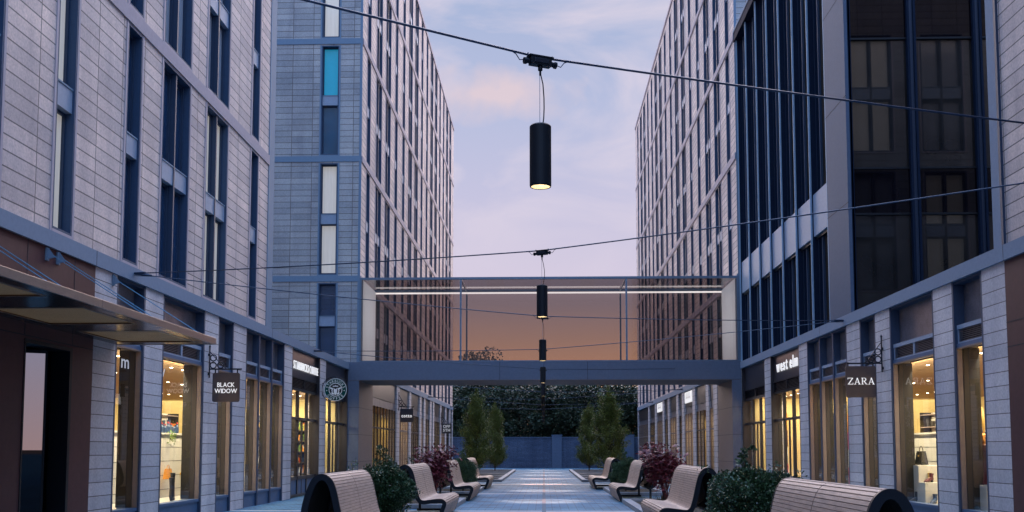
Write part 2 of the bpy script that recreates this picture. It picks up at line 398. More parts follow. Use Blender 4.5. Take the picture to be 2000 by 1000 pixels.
def shopfront(s, parent, y0, y1, dark=False, fascia=True):
    P = side(s, XP)
    def bx(b, a0, a1, z0, z1, d0, d1, m): b.box(P(a0, z0, d0), P(a1, z1, d1), m)
    n = 3 if (y1-y0) > 3 else 1
    f = MB()
    if not dark:
        J, W = 'blue_metal', .07
        for a in (y0, y1-W): bx(f, a, a+W, 0, Z_LO, .0, .26, J)
        bx(f, y0+W, y1-W, Z_LO-.05, Z_LO, .02, .26, J)
        bx(f, y0+W, y1-W, 3.40, 3.47, .04, .24, 'base_panel'); bx(f, y0+W, y1-W, .34, .40, .03, .24, 'base_panel')
        mu = [y0+(y1-y0)*k/n for k in range(1, n)]
        for a in mu: bx(f, a-.05, a+.05, 0, Z_LO-.05, .01, .25, J)
        o = f.build('shopfront_frame', parent)
        segs = list(zip([y0+W]+[a+.05 for a in mu], [a-.05 for a in mu]+[y1-W]))
        up = MB(); g = MB(); gl = MB(); bp = MB(); jm = MB()
        for a0, a1 in segs:
            up.poly([P(a0, 3.80, .2), P(a1, 3.80, .2), P(a1, Z_LO-.05, .2), P(a0, Z_LO-.05, .2)], 'panel')
            bx(g, a0, a1, 3.74, 3.82, .05, .2, 'spandrel')
            gs = [(a0, a1)] if a1-a0 < 1.6 else [(a0, (a0+a1)/2), ((a0+a1)/2, a1)]
            for g0, g1 in gs:
                bx(g, g0, g0+.04, 3.47, 3.74, .06, .14, 'spandrel'); bx(g, g1-.04, g1, 3.47, 3.74, .06, .14, 'spandrel')
                bx(g, g0+.04, g1-.04, 3.47, 3.50, .06, .14, 'spandrel')
                for k in range(7):
                    z = 3.515+k*.034
                    q = [P(g0+.04, z, .07), P(g1-.04, z, .07), P(g1-.04, z+.024, .12), P(g0+.04, z+.024, .12)]
                    g.poly(q, 'panel'); g.poly([P(g0+.04, z-.006, .07), P(g1-.04, z-.006, .07), P(g1-.04, z, .07), P(g0+.04, z, .07)], 'panel')
                g.poly([P(g0, 3.47, .15), P(g1, 3.47, .15), P(g1, 3.74, .15), P(g0, 3.74, .15)], 'joint')
            bx(bp, a0, a1, 0, .34, .06, .2, 'base_panel')
            gl.poly([P(a0, .40, .13), P(a1, .40, .13), P(a1, 3.40, .13), P(a0, 3.40, .13)], 'shop_glass')
            for a in (a0, a1-.02):
                bx(jm, a, a+.02, .40, 3.40, .03, .125, 'tan_jamb'); bx(jm, a, a+.02, .40, 3.40, .14, .44 if n == 1 else .33, 'brown_jamb')
            bx(jm, a0+.02, a1-.02, 3.37, 3.40, .03, .125, 'tan_jamb')
        up.build('upper_panel', parent); g.build('vent_grille', parent); gl.build('shop_window_pane', parent); bp.build('base_panel', parent); jm.build('inner_jamb', parent)
    else:
        J, W = 'bronze', .07
        for a in (y0, y1-W): bx(f, a, a+W, 0, Z_LO, .0, .22, J)
        segs = [y0+W+(y1-y0-2*W)*k/3 for k in range(4)]
        for z0, z1 in ((.02, .1), (.55, .66), (2.44, 2.52), (3.36, 3.45)): bx(f, y0+W, y1-W, z0, z1, .10, .2, J)
        for a in segs[1:3]: bx(f, a-.06, a+.06, .1, 3.36, .10, .19, J)
        a = (segs[1]+segs[2])/2; bx(f, a-.03, a+.03, .1, 2.44, .12, .17, J)
        f.build('shopfront_frame', parent)
        up = MB(); bx(up, y0+W, y1-W, 3.78, Z_LO, .10, .2, 'fascia'); up.build('fascia_panel', parent)
        g = MB()
        mid = (y0+y1)/2
        for g0, g1 in ((y0+W, mid), (mid, y1-W)):
            bx(g, g0, g1, 3.74, 3.778, .07, .16, J); bx(g, g0, g0+.03, 3.45, 3.74, .07, .16, J); bx(g, g1-.03, g1, 3.45, 3.74, .07, .16, J)
            for k in range(6):
                z = 3.47+k*.043
                g.poly([P(g0+.03, z, .08), P(g1-.03, z, .08), P(g1-.03, z+.03, .13), P(g0+.03, z+.03, .13)], 'fascia')
            g.poly([P(g0, 3.45, .165), P(g1, 3.45, .165), P(g1, 3.74, .165), P(g0, 3.74, .165)], 'joint')
        g.build('vent_grille', parent)
        gl = MB(); gl.poly([P(y0+W, .66, .15), P(y1-W, .66, .15), P(y1-W, 3.36, .15), P(y0+W, 3.36, .15)], 'shop_glass'); gl.build('shop_window_pane', parent)
        k = MB(); bx(k, y0+W, y1-W, .1, .55, .13, .17, 'base_panel' if s < 0 else J); k.build('kick_panel', parent)
        j = MB(); bx(j, y1-W-.02, y1-W, .66, 3.36, .22, .34, 'brown_jamb'); j.build('inner_jamb', parent)

def podium(s, parent):
    P = side(s, XP)
    order = [NICHE[k] for k in 'ABCDEF']
    w = MB(); holes = [(a, b, 0, Z_LO) for a, b in order]
    ed = [16.7]+[v for ab in order for v in ab]
    for i in range(0, len(ed)-1, 2):                             # each pier between two shopfronts
        w = MB(); w.box(P(ed[i], 0, 0), P(ed[i+1], Z_LO, .46), 'clad_pier'); w.build('pier', parent)
    c = MB()
    c.box(P(-8, Z_LO, -.05), P(27.7 if s < 0 else 38.9, Z_HI, .4), 'band')
    if s < 0: c.box(P(27.703, Z_LO, -.05), P(38.9, Z_HI, .4), 'band')
    for y in (16.62, 27.7):
        c.box(P(y, Z_LO-.001, -.052), P(y+.012, Z_HI+.001, -.03), 'joint')
    c.build('cornice', parent)
    # shop rooms behind the glass
    r = MB()
    r.poly([P(-5, .05, .45), P(38.8, .05, .45), P(38.8, .05, 9), P(-5, .05, 9)], 'shop_floor')
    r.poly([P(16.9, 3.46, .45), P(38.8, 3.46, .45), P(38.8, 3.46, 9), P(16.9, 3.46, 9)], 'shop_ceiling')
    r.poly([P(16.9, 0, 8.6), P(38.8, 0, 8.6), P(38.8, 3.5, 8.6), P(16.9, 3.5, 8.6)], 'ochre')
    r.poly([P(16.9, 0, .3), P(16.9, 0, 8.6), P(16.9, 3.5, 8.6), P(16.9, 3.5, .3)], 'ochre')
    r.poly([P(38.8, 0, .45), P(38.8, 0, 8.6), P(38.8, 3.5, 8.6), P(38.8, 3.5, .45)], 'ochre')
    r.build('shop_interior', parent)
    inner = MB()                                                 # inside face of the piers
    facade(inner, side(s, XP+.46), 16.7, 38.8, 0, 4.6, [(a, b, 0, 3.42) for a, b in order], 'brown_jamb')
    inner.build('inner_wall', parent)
    dl = MB()
    for k in range(22):
        for d in (1.2, 3.2, 5.6):
            y = 17.6+k*.97+random.uniform(-.2, .2)+(.4 if d == 3.2 else 0)
            dl.lathe([(.0, -.012), (.032, -.012), (.04, 0)], 'down_on', P(y, 3.455, d), 10)
    dl.build('downlights', parent)['kind'] = 'stuff'
    for yy in (21, 27, 33, 37):
        l = bpy.data.lights.new('shop_light', 'AREA'); l.shape = 'RECTANGLE'; l.size = 2.5; l.size_y = 5; l.energy = 120; l.color = (1, .84, .56)
        o = bpy.data.objects.new('shop_light', l); col.objects.link(o); o.location = P(yy, 3.42, 6.2); o.parent = parent
    for a, b, e in ((19.5 if s < 0 else 17.6, 21.5, 40 if s < 0 else 52), (21.5, 25.4, 52), (25.4, 29.2, 42), (30.1, 34, 60), (34.4, 38.4, 48)):
        l = bpy.data.lights.new('shop_light', 'AREA'); l.shape = 'RECTANGLE'; l.size = 1.6; l.size_y = b-a-.4; l.energy = e*3.4; l.color = (1, .85, .58)
        o = bpy.data.objects.new('shop_light', l); col.objects.link(o); o.location = P((a+b)/2, 3.4, 2.3); o.parent = parent
        l = bpy.data.lights.new('display_light', 'AREA'); l.shape = 'RECTANGLE'; l.size = .25; l.size_y = b-a-.3; l.energy = e*3.8; l.color = (1, .87, .60)
        o = bpy.data.objects.new('display_light', l); col.objects.link(o); o.location = P((a+b)/2, 3.36, .50); o.rotation_euler = (0, s*-R(58), 0); o.parent = parent
podium(-1, left_block); podium(1, right_block)
for s, par in ((-1, left_block), (1, right_block)):
    for k in 'ABCD': shopfront(s, par, *NICHE[k])
    for k in 'EF': shopfront(s, par, *NICHE[k], dark=True)

# brown metal entrance zone, left and right
def entrance(s, parent):
    P = side(s, XP); w = MB()
    door = (14.45, 15.95, 0, 3.15)
    facade(w, P, -8, 16.7, 0, Z_LO, [door], 'brown_metal')
    w.poly([P(16.7, 0, -.0), P(16.7, 0, .5), P(16.7, Z_LO, .5), P(16.7, Z_LO, 0)], 'brown_metal')
    for y in (11.4, 14.45, 15.95):
        w.box(P(y-.006, 3.2, -.004), P(y+.006, Z_LO, .01), 'joint')
    w.box(P(-8, 3.60, -.003), P(16.7, 3.612, .01), 'joint'); w.box(P(-8, 3.19, -.003), P(16.7, 3.205, .01), 'joint')
    w.build('entrance_cladding', parent)
    f = MB()
    for a0, a1 in ((14.45, 14.49), (15.87, 15.95)): f.box(P(a0, 0, -.01), P(a1, 3.15, .3), 'black')
    f.box(P(14.49, 3.09, -.01), P(15.87, 3.15, .3), 'black')
    f.build('door_frame', parent)
    # mirrored inner leaf standing open across the lobby
    L = .75; lf = MB()
    lf.box((0, -.02, .02), (.035, .02, 3.05), 'black'); lf.box((L-.035, -.02, .02), (L, .02, 3.05), 'black')
    lf.box((.035, -.02, 3.0), (L-.035, .02, 3.05), 'black'); lf.box((.035, -.02, .02), (L-.035, .02, .12), 'black')
    d = lf.build('door', parent, P(15.3, 0, .07)); d.rotation_euler = (0, 0, PI+R(29) if s < 0 else -R(29))
    g = MB(); g.box((.035, -.004, 1.49), (L-.035, .004, 3.0), 'mirror_glass'); g.build('door_pane', d)
    q = MB(); q.box((.035, -.005, .12), (L-.035, .005, 1.49), 'spandrel_glass'); q.build('dark_reflection_pane', d)  # dark pane painted in for the dark lower part of the reflection
    h = MB(); h.tube([(L-.1, -.05, .8), (L-.1, -.05, 1.5)], .014, 'steel'); h.tube([(L-.1, .05, .8), (L-.1, .05, 1.5)], .014, 'steel'); h.build('door_handle', d)
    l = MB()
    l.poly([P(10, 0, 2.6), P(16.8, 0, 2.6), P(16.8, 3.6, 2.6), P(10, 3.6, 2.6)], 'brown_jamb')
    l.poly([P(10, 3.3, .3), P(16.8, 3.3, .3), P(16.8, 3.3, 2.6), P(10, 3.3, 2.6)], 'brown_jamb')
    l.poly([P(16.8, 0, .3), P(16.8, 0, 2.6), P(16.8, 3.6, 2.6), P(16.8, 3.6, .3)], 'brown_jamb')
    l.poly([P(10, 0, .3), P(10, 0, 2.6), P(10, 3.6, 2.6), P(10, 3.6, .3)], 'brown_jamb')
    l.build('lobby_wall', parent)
entrance(-1, left_block); entrance(1, right_block)

# left upper walls: windows measured along the facade
LW = [(15.44, .66, 0), (18.04, .66, 0), (20.2, 1.55, 1), (22.8, 1.55, 1), (25.82, .66, 0), (12.8, 1.55, 1), (10.2, 1.55, 1), (7.6, .66, 0), (5.0, .66, 0), (2.4, 1.55, 1), (-.2, 1.55, 1), (-2.8, .66, 0)]
w = MB(); P = side(-1, XP); holes = []
tiers = [4.96, 9.78, 14.60, 19.42]
for t in tiers:
    for y, ww, d in LW: holes.append((y-ww/2, y+ww/2, t, t+WH))
facade(w, P, -8, 27.15, Z_HI, 24.3, holes, 'clad_side')
w.build('upper_wall', left_block)
c = MB()
for t in tiers[1:]+[24.24]: c.box(P(-8, t-.33, -.035), P(27.15, t-.055, .1), 'storey_band')
c.build('storey_bands', left_block)
c = MB(); c.box(P(27.153, Z_HI, -.02), P(27.7, 24.5, .3), 'trim')
c.build('corner_trim', left_block)
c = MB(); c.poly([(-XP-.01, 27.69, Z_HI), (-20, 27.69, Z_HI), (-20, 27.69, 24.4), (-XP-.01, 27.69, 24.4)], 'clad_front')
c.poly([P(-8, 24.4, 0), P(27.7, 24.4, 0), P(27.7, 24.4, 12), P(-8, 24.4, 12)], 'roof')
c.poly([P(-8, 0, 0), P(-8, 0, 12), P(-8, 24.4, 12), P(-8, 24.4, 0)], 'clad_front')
c.poly([P(27.7, Z_HI-.01, .39), P(38.9, Z_HI-.01, .39), P(38.9, Z_HI-.01, 12), P(27.7, Z_HI-.01, 12)], 'roof')
c.build('end_wall', left_block)
for ti, t in enumerate(tiers):
    for i, (y, ww, d) in enumerate(LW):
        mat = 'dark_glass'
        if ti == 0 and i in (0, 3, 6): mat = 'cream'
        if ti == 1 and i in (2, 3, 7): mat = 'grey_blind'
        if ti == 1 and i == 0: mat = 'cream'
        if ti > 1 and (i*7+ti*3) % 5 == 0: mat = 'cream'
        if ti == 1 and i == 4: mat = 'half'
        put_window(left_block, (-XP, y, t), 0, ww, d, mat)

# right upper walls
P = side(1, XP)
w = MB()
RW = [(13.4, .66, 0), (10.8, 1.55, 1), (8.2, 1.55, 1), (5.6, .66, 0), (3, .66, 0), (.4, 1.55, 1), (-2.2, 1.55, 1)]
holes = []
for t in tiers[:3]:
    for y, ww, d in RW: holes.append((y-ww/2, y+ww/2, t, min(t+WH, 18.0)))
facade(w, P, -8, 16.6, Z_HI, 18.1, [h for h in holes if h[3]-h[2] > 4], 'clad_side'); w.build('upper_wall', right_block)
for t in tiers[:2]:
    for i, (y, ww, d) in enumerate(RW): put_window(right_block, (XP, y, t), PI, ww, d, 'cream' if i in (1, 4) else 'dark_glass')
c = MB(); c.box(P(-8, 9.45, -.035), P(16.6, 9.73, .1), 'band'); c.box(P(-8, 14.27, -.035), P(16.6, 14.55, .1), 'band'); c.build('storey_bands', right_block)
c = MB()
c.box(P(16.603, Z_HI, -.04), P(16.68, 18.1, .29), 'frame'); c.box(P(16.683, Z_HI, -.02), P(17.02, 18.1, .3), 'band')
c.build('corner_trim', right_block)
# smoked glass wall facing up the street, set back behind the podium roof
GY = 24.93; GX = 7.76
g = MB(); g.poly([(GX, GY+.12, Z_HI), (19, GY+.12, Z_HI), (19, GY+.12, 18), (GX, GY+.12, 18)], 'smoke_glass'); g.build('curtain_glass', right_block)
g = MB()
gx = [(GX, GX+.08)]+[(x, x+.22) for x in (9.27, 10.93, 12.6, 14.3, 16.0, 17.7)]
for x0, x1 in gx:
    g.box((x0, GY-.02, Z_HI), (x0+.06, GY+.115, 18), 'fin_side'); g.box((x1-.06, GY-.02, Z_HI), (x1, GY+.115, 18), 'fin_side')
    if x1-x0 > .15: g.box((x0+.06, GY+.04, Z_HI), (x1-.06, GY+.115, 18), 'frame')
for (p0, p1), (q0, q1) in zip(gx, gx[1:]):
    for z in (7.40, 8.58, 11.95, 13.1, 16.6): g.box((p1, GY+.06, z), (q0, GY+.115, z+.05), 'black')
    g.box((p1, GY+.085, 7.45), (q0, GY+.11, 8.58), 'spandrel_glass'); g.box((p1, GY+.085, 12.0), (q0, GY+.11, 13.1), 'spandrel_glass')
g.build('curtain_mullions', right_block)
g = MB(); g.poly([P(17.02, Z_HI-.01, .35), P(GY, Z_HI-.01, .35), P(GY, Z_HI-.01, 12), P(17.02, Z_HI-.01, 12)], 'roof')
RX = [(11.05, 6.75), (13.4, 6.75), (15.75, 6.75), (11.05, 11.45), (13.4, 11.45), (15.75, 11.45)]
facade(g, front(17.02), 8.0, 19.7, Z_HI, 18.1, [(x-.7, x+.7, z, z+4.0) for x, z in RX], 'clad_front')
g.build('podium_roof', right_block)
for i, (x, z) in enumerate(RX): put_window(right_block, (x, 17.02, z), PI/2, 1.4, True, ('grey_blind', 'cream', 'grey_blind', 'cream', 'grey_blind', 'cream')[i], 4.0)
c = MB(); c.box(P(24.9, Z_HI, -.03), P(25.12, 18.1, .055), 'column_metal'); c.box(P(25.12, Z_HI, -.03), P(26.7, 18.1, .4), 'column_metal')
for z in (7.7, 10.45, 13.2, 15.9): c.box(P(24.89, z, -.034), P(26.705, z+.015, -.02), 'joint')
c.build('wall_column', right_block)
# finned slots
FY = [26.75, 28.45, 30.15, 31.9, 33.6, 35.3, 37.05, 38.8]
for i, y in enumerate(FY):
    f = MB(); f.box(P(y, Z_HI, -.02), P(y+.045, 17.75, .03), 'fin_edge'); f.box(P(y-.01, Z_HI, .032), P(y+.06, 17.75, .27), 'fin_side'); f.build('fin', right_block)
for a, b in zip(FY, FY[1:]):
    g = MB(); g.poly([P(a+.06, Z_HI, .24), P(b-.01, Z_HI, .24), P(b-.01, 17.75, .24), P(a+.06, 17.75, .24)], 'slot_glass'); g.build('slot_glass', right_block)
    g = MB(); m = (a+b)/2+.25
    g.box(P(b-.5, Z_HI, .17), P(b-.42, 17.7, .235), 'frame'); g.box(P(b-.2, Z_HI, .15), P(b-.12, 17.7, .235), 'fin_side')
    g.box(P(a+.06, 7.50, .12), P(b-.02, 7.56, .235), 'black')
    g.build('slot_frame', right_block)
    g = MB(); g.box(P(a+.07, 7.58, .06), P(b-.02, 8.79, .22), 'spandrel'); g.build('spandrel_panel', right_block)
c = MB(); c.box(P(24.9, 17.75, -.08), P(39.0, 18.1, .6), 'fin_side'); c.box(P(24.9, 18.1, -.1), P(39.0, 18.22, .7), 'band'); c.box(P(-8, 18.1, -.1), P(17.02, 18.22, .7), 'band'); c.build('roof_coping', right_block)
c = MB(); c.poly([P(-8, 18.15, .6), P(17.02, 18.15, .6), P(17.02, 18.15, 12), P(-8, 18.15, 12)], 'roof'); c.poly([P(24.9, 18.15, .6), P(38.9, 18.15, .6), P(38.9, 18.15, 12), P(24.9, 18.15, 12)], 'roof')
c.poly([P(38.9, 0, 0), P(38.9, 0, 12), P(38.9, 18.1, 12), P(38.9, 18.1, 0)], 'clad_front')
c.poly([P(-8, 0, 0), P(-8, 0, 12), P(-8, 18.1, 12), P(-8, 18.1, 0)], 'clad_front')
c.build('end_wall', right_block)

# ------------------------------------------------------------------ towers beyond the bridge
TW_T = [3.58, 8.44, 13.30, 18.16, 23.02]
def tower(s, X, Y1, parent, roof):
    P = side(s, X); Y0 = 38.95
    cols = []
    y = 40.4; k = 0
    while y < Y1-1.2:
        d = (k % 4) in (1, 2); cols.append((y, 1.45 if d else .80, d)); y += 2.56; k += 1
    holes = []; H = 4.52
    for t in TW_T:
        z0 = max(t, 4.95)
        for y, ww, d in cols: holes.append((y-ww/2, y+ww/2, z0, t+H))
    w = MB(); facade(w, P, Y0, Y1, 4.9, roof, holes, 'clad_side'); w.build('street_wall', parent)
    for t in TW_T:
        z0 = max(t, 4.95)
        for i, (y, ww, d) in enumerate(cols):
            mat = 'cream' if (i*5+int(t)) % 11 == 0 else ('grey_blind' if (i*3+int(t)) % 7 == 0 else ('half' if (i*7+int(t)) % 5 == 1 else 'dark_glass'))
            put_window(parent, (s*X, y, z0), 0 if s < 0 else PI, ww, d, mat, t+H-z0)
    c = MB()
    for t in TW_T[1:]: c.box(P(Y0, t-.30, -.04), P(Y1, t-.05, .1), 'storey_band')
    c.box(P(Y0, roof-.12, -.05), P(Y1, roof+.1, .5), 'storey_band'); c.box(P(42.1, 4.62, -.06), P(Y1, 4.9, .3), 'band')
    c.build('storey_bands', parent)
    # street-end (front) wall and far wall
    fw = MB(); fh = []
    Pf = front(Y0)
    wx = [-(8.59), -(12.2)] if s < 0 else [9.4, 12.6]
    for t in TW_T:
        z0 = max(t, 4.95)
        for x in wx: fh.append((x-.36, x+.36, z0, t+H))
    a0, a1 = sorted((s*X, s*(X+12)))
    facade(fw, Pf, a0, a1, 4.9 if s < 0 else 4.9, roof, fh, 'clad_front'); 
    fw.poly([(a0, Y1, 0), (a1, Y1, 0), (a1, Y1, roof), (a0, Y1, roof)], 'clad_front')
    fw.poly([(a0, Y0, roof), (a1, Y0, roof), (a1, Y1, roof), (a0, Y1, roof)], 'roof')
    fw.build('end_wall', parent)
    for i, t in enumerate(TW_T):
        z0 = max(t, 4.95)
        for j, x in enumerate(wx):
            mat = ('dark_glass', 'cream', 'mixed', 'cream', 'grey_blind')[i] if j == 0 else 'dark_glass'
            put_window(parent, (x, Y0, z0), -PI/2, .72, 0, mat, t+H-z0, 'trim')
    c = MB()
    for t in TW_T[1:]: c.box(Pf(a0 if s < 0 else a0-.04, t-.28, -.03), Pf(a1 if s > 0 else a1+.0, t-.05, .03), 'trim')
    for zz0, zz1 in ((4.9, roof),): c.box(Pf(s*X-(.0 if s > 0 else .1), zz0, -.028), Pf(s*X+(.1 if s > 0 else 0), zz1, -.001), 'trim')
    if s < 0:
        c.box(Pf(-11.0, 4.9, -.03), Pf(-10.84, roof, .03), 'trim')
    c.build('front_bands', parent)
    # ground-floor shops
    piers = [(48.9, 49.9), (53.5, 54.3), (58.0, 58.9), (60.1, 60.9), (63.3, 64.2), (65.0, 65.8), (69.6, 70.4), (73.2, 74.0), (76.4, 77.2), (Y1-.5, Y1)]
    if s > 0: piers = [(43.9, 44.9), (46.2, 47.0), (50.3, 51.2), (54.3, 55.1), (56.6, 57.4), (60.6, 61.4), (63.3, 64.1), (67.6, 68.5), (72.0, 72.9), (Y1-.4, Y1)]
    for a, b in piers: pw = MB(); pw.box(P(a, 0, -.03), P(b, 4.62, .4), 'clad_pier'); pw.build('pier', parent)
    edges = [42.0]+[v for p in piers for v in p]
    bays = [(edges[i], edges[i+1]) for i in range(0, len(edges)-1, 2)]
    for bi, (a, b) in enumerate(bays):
        if b-a < .3: continue
        f = MB(); dk = 'bronze' if bi % 2 == 0 else 'tan_jamb'
        f.box(P(a, 3.75, .05), P(b, 4.62, .15), 'fascia'); f.box(P(a, 3.40, .08), P(b, 3.75, .16), 'panel')
        f.box(P(a, 0, .08), P(b, .35, .16), 'base_panel')
        n = max(1, int((b-a)/.85))
        for k in range(n+1):
            y = a+(b-a-.08)*k/n; f.box(P(y, .35, .03), P(y+.07, 3.4, .08), dk)
        f.box(P(a, 2.42, .035), P(b, 2.49, .078), dk)
        f.build('shopfront', parent)
        gg = MB(); gg.poly([P(a, .35, .085), P(b, .35, .085), P(b, 3.4, .085), P(a, 3.4, .085)], 'shop_glass'); gg.build('shop_window_pane', parent)
    r = MB()
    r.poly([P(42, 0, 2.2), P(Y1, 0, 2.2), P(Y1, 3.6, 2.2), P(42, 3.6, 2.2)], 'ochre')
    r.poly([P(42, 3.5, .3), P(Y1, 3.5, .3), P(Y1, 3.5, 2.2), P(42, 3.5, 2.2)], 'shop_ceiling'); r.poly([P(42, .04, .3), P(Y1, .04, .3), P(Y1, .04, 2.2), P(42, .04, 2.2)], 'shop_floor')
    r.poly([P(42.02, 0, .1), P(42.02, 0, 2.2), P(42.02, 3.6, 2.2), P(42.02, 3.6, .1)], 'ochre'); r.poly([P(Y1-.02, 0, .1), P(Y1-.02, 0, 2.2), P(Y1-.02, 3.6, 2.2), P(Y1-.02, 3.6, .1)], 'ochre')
    r.build('shop_interior', parent)
    for y, e in ((45, 26), (52, 30), (60, 26), (69, 26)):
        l = bpy.data.lights.new('shop_light', 'AREA'); l.shape = 'RECTANGLE'; l.size = 1.2; l.size_y = 5; l.energy = e*3; l.color = (1, .72, .36)
        o = bpy.data.objects.new('shop_light', l); col.objects.link(o); o.location = P(y, 3.4, 1.2); o.parent = parent
left_tower = thing('stone_tower', 'tall stone tower left of the sky, its side strips of windows running down the street', 'building')
tower(-1, 7.28, 79.2, left_tower, 27.5)
right_tower = thing('stone_tower', 'tall stone tower right of the sky, standing behind the finned glass building', 'building')
tower(1, 7.64, 81.0, right_tower, 28.0)

# ------------------------------------------------------------------ bridge and portal
bridge = thing('glass_footbridge', 'lit tinted glass footbridge on a grey portal spanning the street', 'footbridge', (0, 40.5, 0))
bridge.location = (0, 0, 0)
YB0, YB1, BL, BR = 38.86, 42.05, -7.28, 7.64
b = MB(); b.box((-7.74, YB0, 4.22), (7.69, YB1, 4.94), 'beam')
b.build('deck_beam', bridge, bevel=.01)
b = MB()
for x in (-1.72, 1.72): b.box((x-.008, YB0-.003, 4.222), (x+.008, YB0+.01, 4.938), 'joint')
b.box((-7.742, YB0-.004, 4.215), (7.692, YB1+.003, 4.225), 'pier_in')
b.build('deck_joint', bridge)
for x0, x1, xi in ((-7.74, -7.26, 1), (7.32, 7.69, -1)):
    b = MB(); b.box((x0, YB0, 0), (x1, YB1, 4.21), 'beam')
    xx = x1+.002 if xi > 0 else x0-.002
    b.poly([(xx, YB0+.004, 0), (xx, YB1, 0), (xx, YB1, 4.2), (xx, YB0+.004, 4.2)], 'pier_in')
    for z in (1.02, 2.08, 3.14): b.box((x0-.003, YB0-.003, z), (x1+.004, YB1+.003, z+.012), 'joint')
    b.build('pier', bridge)
Z0, Z1 = 4.95, 8.30
fr = MB()
for y in (YB0+.02, YB1-.10):
    fr.box((BL, y, Z1-.09), (BR, y+.09, Z1), 'steel'); fr.box((BL, y, Z0), (BR, y+.09, Z0+.04), 'steel')
    for x in (BL, BR-.07): fr.box((x, y, Z0+.04), (x+.07, y+.09, Z1-.09), 'steel')
for x in (BL, BR-.08): fr.box((x, YB0+.11, Z1-.09), (x+.08, YB1-.1, Z1), 'steel')
fr.build('top_frame', bridge)
for x in (-3.3, 3.22):
    for y in (YB0+.03, YB1-.09):
        p = MB(); p.box((x, y, Z0+.04), (x+.07, y+.07, Z1-.09), 'steel'); p.build('glazing_post', bridge)
    p = MB(); p.box((x, YB0+.11, Z1-.10), (x+.05, YB1-.1, Z1-.03), 'steel'); p.build('roof_bar', bridge)
g = MB(); 
for y in (YB0+.05, YB1-.05): g.poly([(BL+.07, y, Z0+.04), (BR-.07, y, Z0+.04), (BR-.07, y, Z1-.09), (BL+.07, y, Z1-.09)], 'bridge_glass')
g.build('side_glazing', bridge)
g = MB(); g.poly([(BL+.08, YB0+.11, Z1-.04), (BR-.08, YB0+.11, Z1-.04), (BR-.08, YB1-.1, Z1-.04), (BL+.08, YB1-.1, Z1-.04)], 'bridge_glass'); g.build('roof_glazing', bridge)
for x0, x1 in ((BL+.071, BL+.12), (BR-.12, BR-.071)):
    e = MB(); e.box((x0, YB0+.12, Z0+.05), (x1, YB1-.11, Z1-.1), 'white_wall'); e.build('end_wall', bridge)
e = MB(); e.box((BL+.13, YB1-.16, Z1-.19), (BR-.13, YB1-.11, Z1-.13), 'led'); e.build('light_strip', bridge)
for x, ry in ((-5.2, PI/2), (5.4, -PI/2)):                       # the strips' light on the end walls
    l = bpy.data.lights.new('strip_light', 'AREA'); l.shape = 'RECTANGLE'; l.size = 2.6; l.size_y = 2.6; l.energy = 46; l.color = (.68, .86, 1)
    o = bpy.data.objects.new('strip_light', l); col.objects.link(o); o.location = (x, (YB0+YB1)/2, 6.8); o.rotation_euler = (0, ry, 0); o.parent = bridge
fl = MB(); fl.box((BL+.01, YB0+.12, Z0-.004), (BR-.01, YB1-.12, Z0+.03), 'shop_floor'); fl.build('deck_floor', bridge)

# ------------------------------------------------------------------ canopy on the left
canopy = thing('entrance_canopy', 'flat metal entrance canopy with tan soffit panels hung on tie rods over brown doorway', 'canopy', (-XP, 12, 3.38))
canopy.location = (0, 0, 0)
cx0, cx1, cy0, cy1 = -7.69, -5.9, 3.0, 17.56
panels = [(10.3-2.62*k, 11.98-2.62*k) for k in range(3)][::-1]+[(12.95, 14.7), (15.55, 17.25)]
sl = MB(); sl.box((cx0, cy0, 3.43), (cx1, cy1, 3.475), 'canopy_under'); sl.build('roof_slab', canopy)
P2 = lambda a, z, d: (a, 0, 0)
sf = MB()
xin0, xin1 = -7.45, -6.12
ys = [cy0]+[v for p in panels for v in p]+[cy1]
for i in range(0, len(ys)-1, 2): sf.box((cx0, ys[i], 3.385), (cx1, ys[i+1], 3.429), 'canopy_under')
for a, b_ in panels:
    sf.box((cx0, a, 3.385), (xin0, b_, 3.429), 'canopy_under'); sf.box((xin1, a, 3.385), (cx1, b_, 3.429), 'canopy_under')
sf.build('soffit', canopy)
for a, b_ in panels:
    p = MB(); p.box((xin0+.002, a+.002, 3.407), (xin1-.002, b_-.002, 3.425), 'perforated')
    p.box((xin0, a, 3.378), (xin0+.025, b_, 3.384), 'canopy_edge'); p.box((xin1-.025, a, 3.378), (xin1, b_, 3.384), 'canopy_edge')
    p.box((xin0+.025, a, 3.378), (xin1-.025, a+.025, 3.384), 'canopy_edge'); p.box((xin0+.025, b_-.025, 3.378), (xin1-.025, b_, 3.384), 'canopy_edge')
    p.build('soffit_panel', canopy)
fe = MB()
for a, b_ in ((cy0, 12.95), (12.965, cy1+.02)): fe.box((cx1+.002, a, 3.375), (cx1+.03, b_, 3.49), 'canopy_edge')
fe.box((cx0, cy1, 3.375), (cx1, cy1+.02, 3.49), 'canopy_edge'); fe.build('edge_fascia', canopy, bevel=.004)
for y in (17.78-.4, 15.35, 15.0, 12.4, 12.05, 9.2):
    q = MB(); q.box((-XP+.001, y-.04, 4.42), (-XP+.03, y+.04, 4.62), 'trim')
    q.poly([(-XP+.03, y-.012, 4.62), (-XP+.03, y-.012, 4.44), (-XP+.14, y-.012, 4.47)], 'trim'); q.poly([(-XP+.03, y+.012, 4.62), (-XP+.14, y+.012, 4.47), (-XP+.03, y+.012, 4.44)], 'trim')
    q.build('rod_bracket', canopy)
    q = MB(); q.tube([(-XP+.12, y, 4.49), (cx1-.06, y-.25, 3.49)], .0075, 'cable_steel', 6); q.build('tie_rod', canopy)

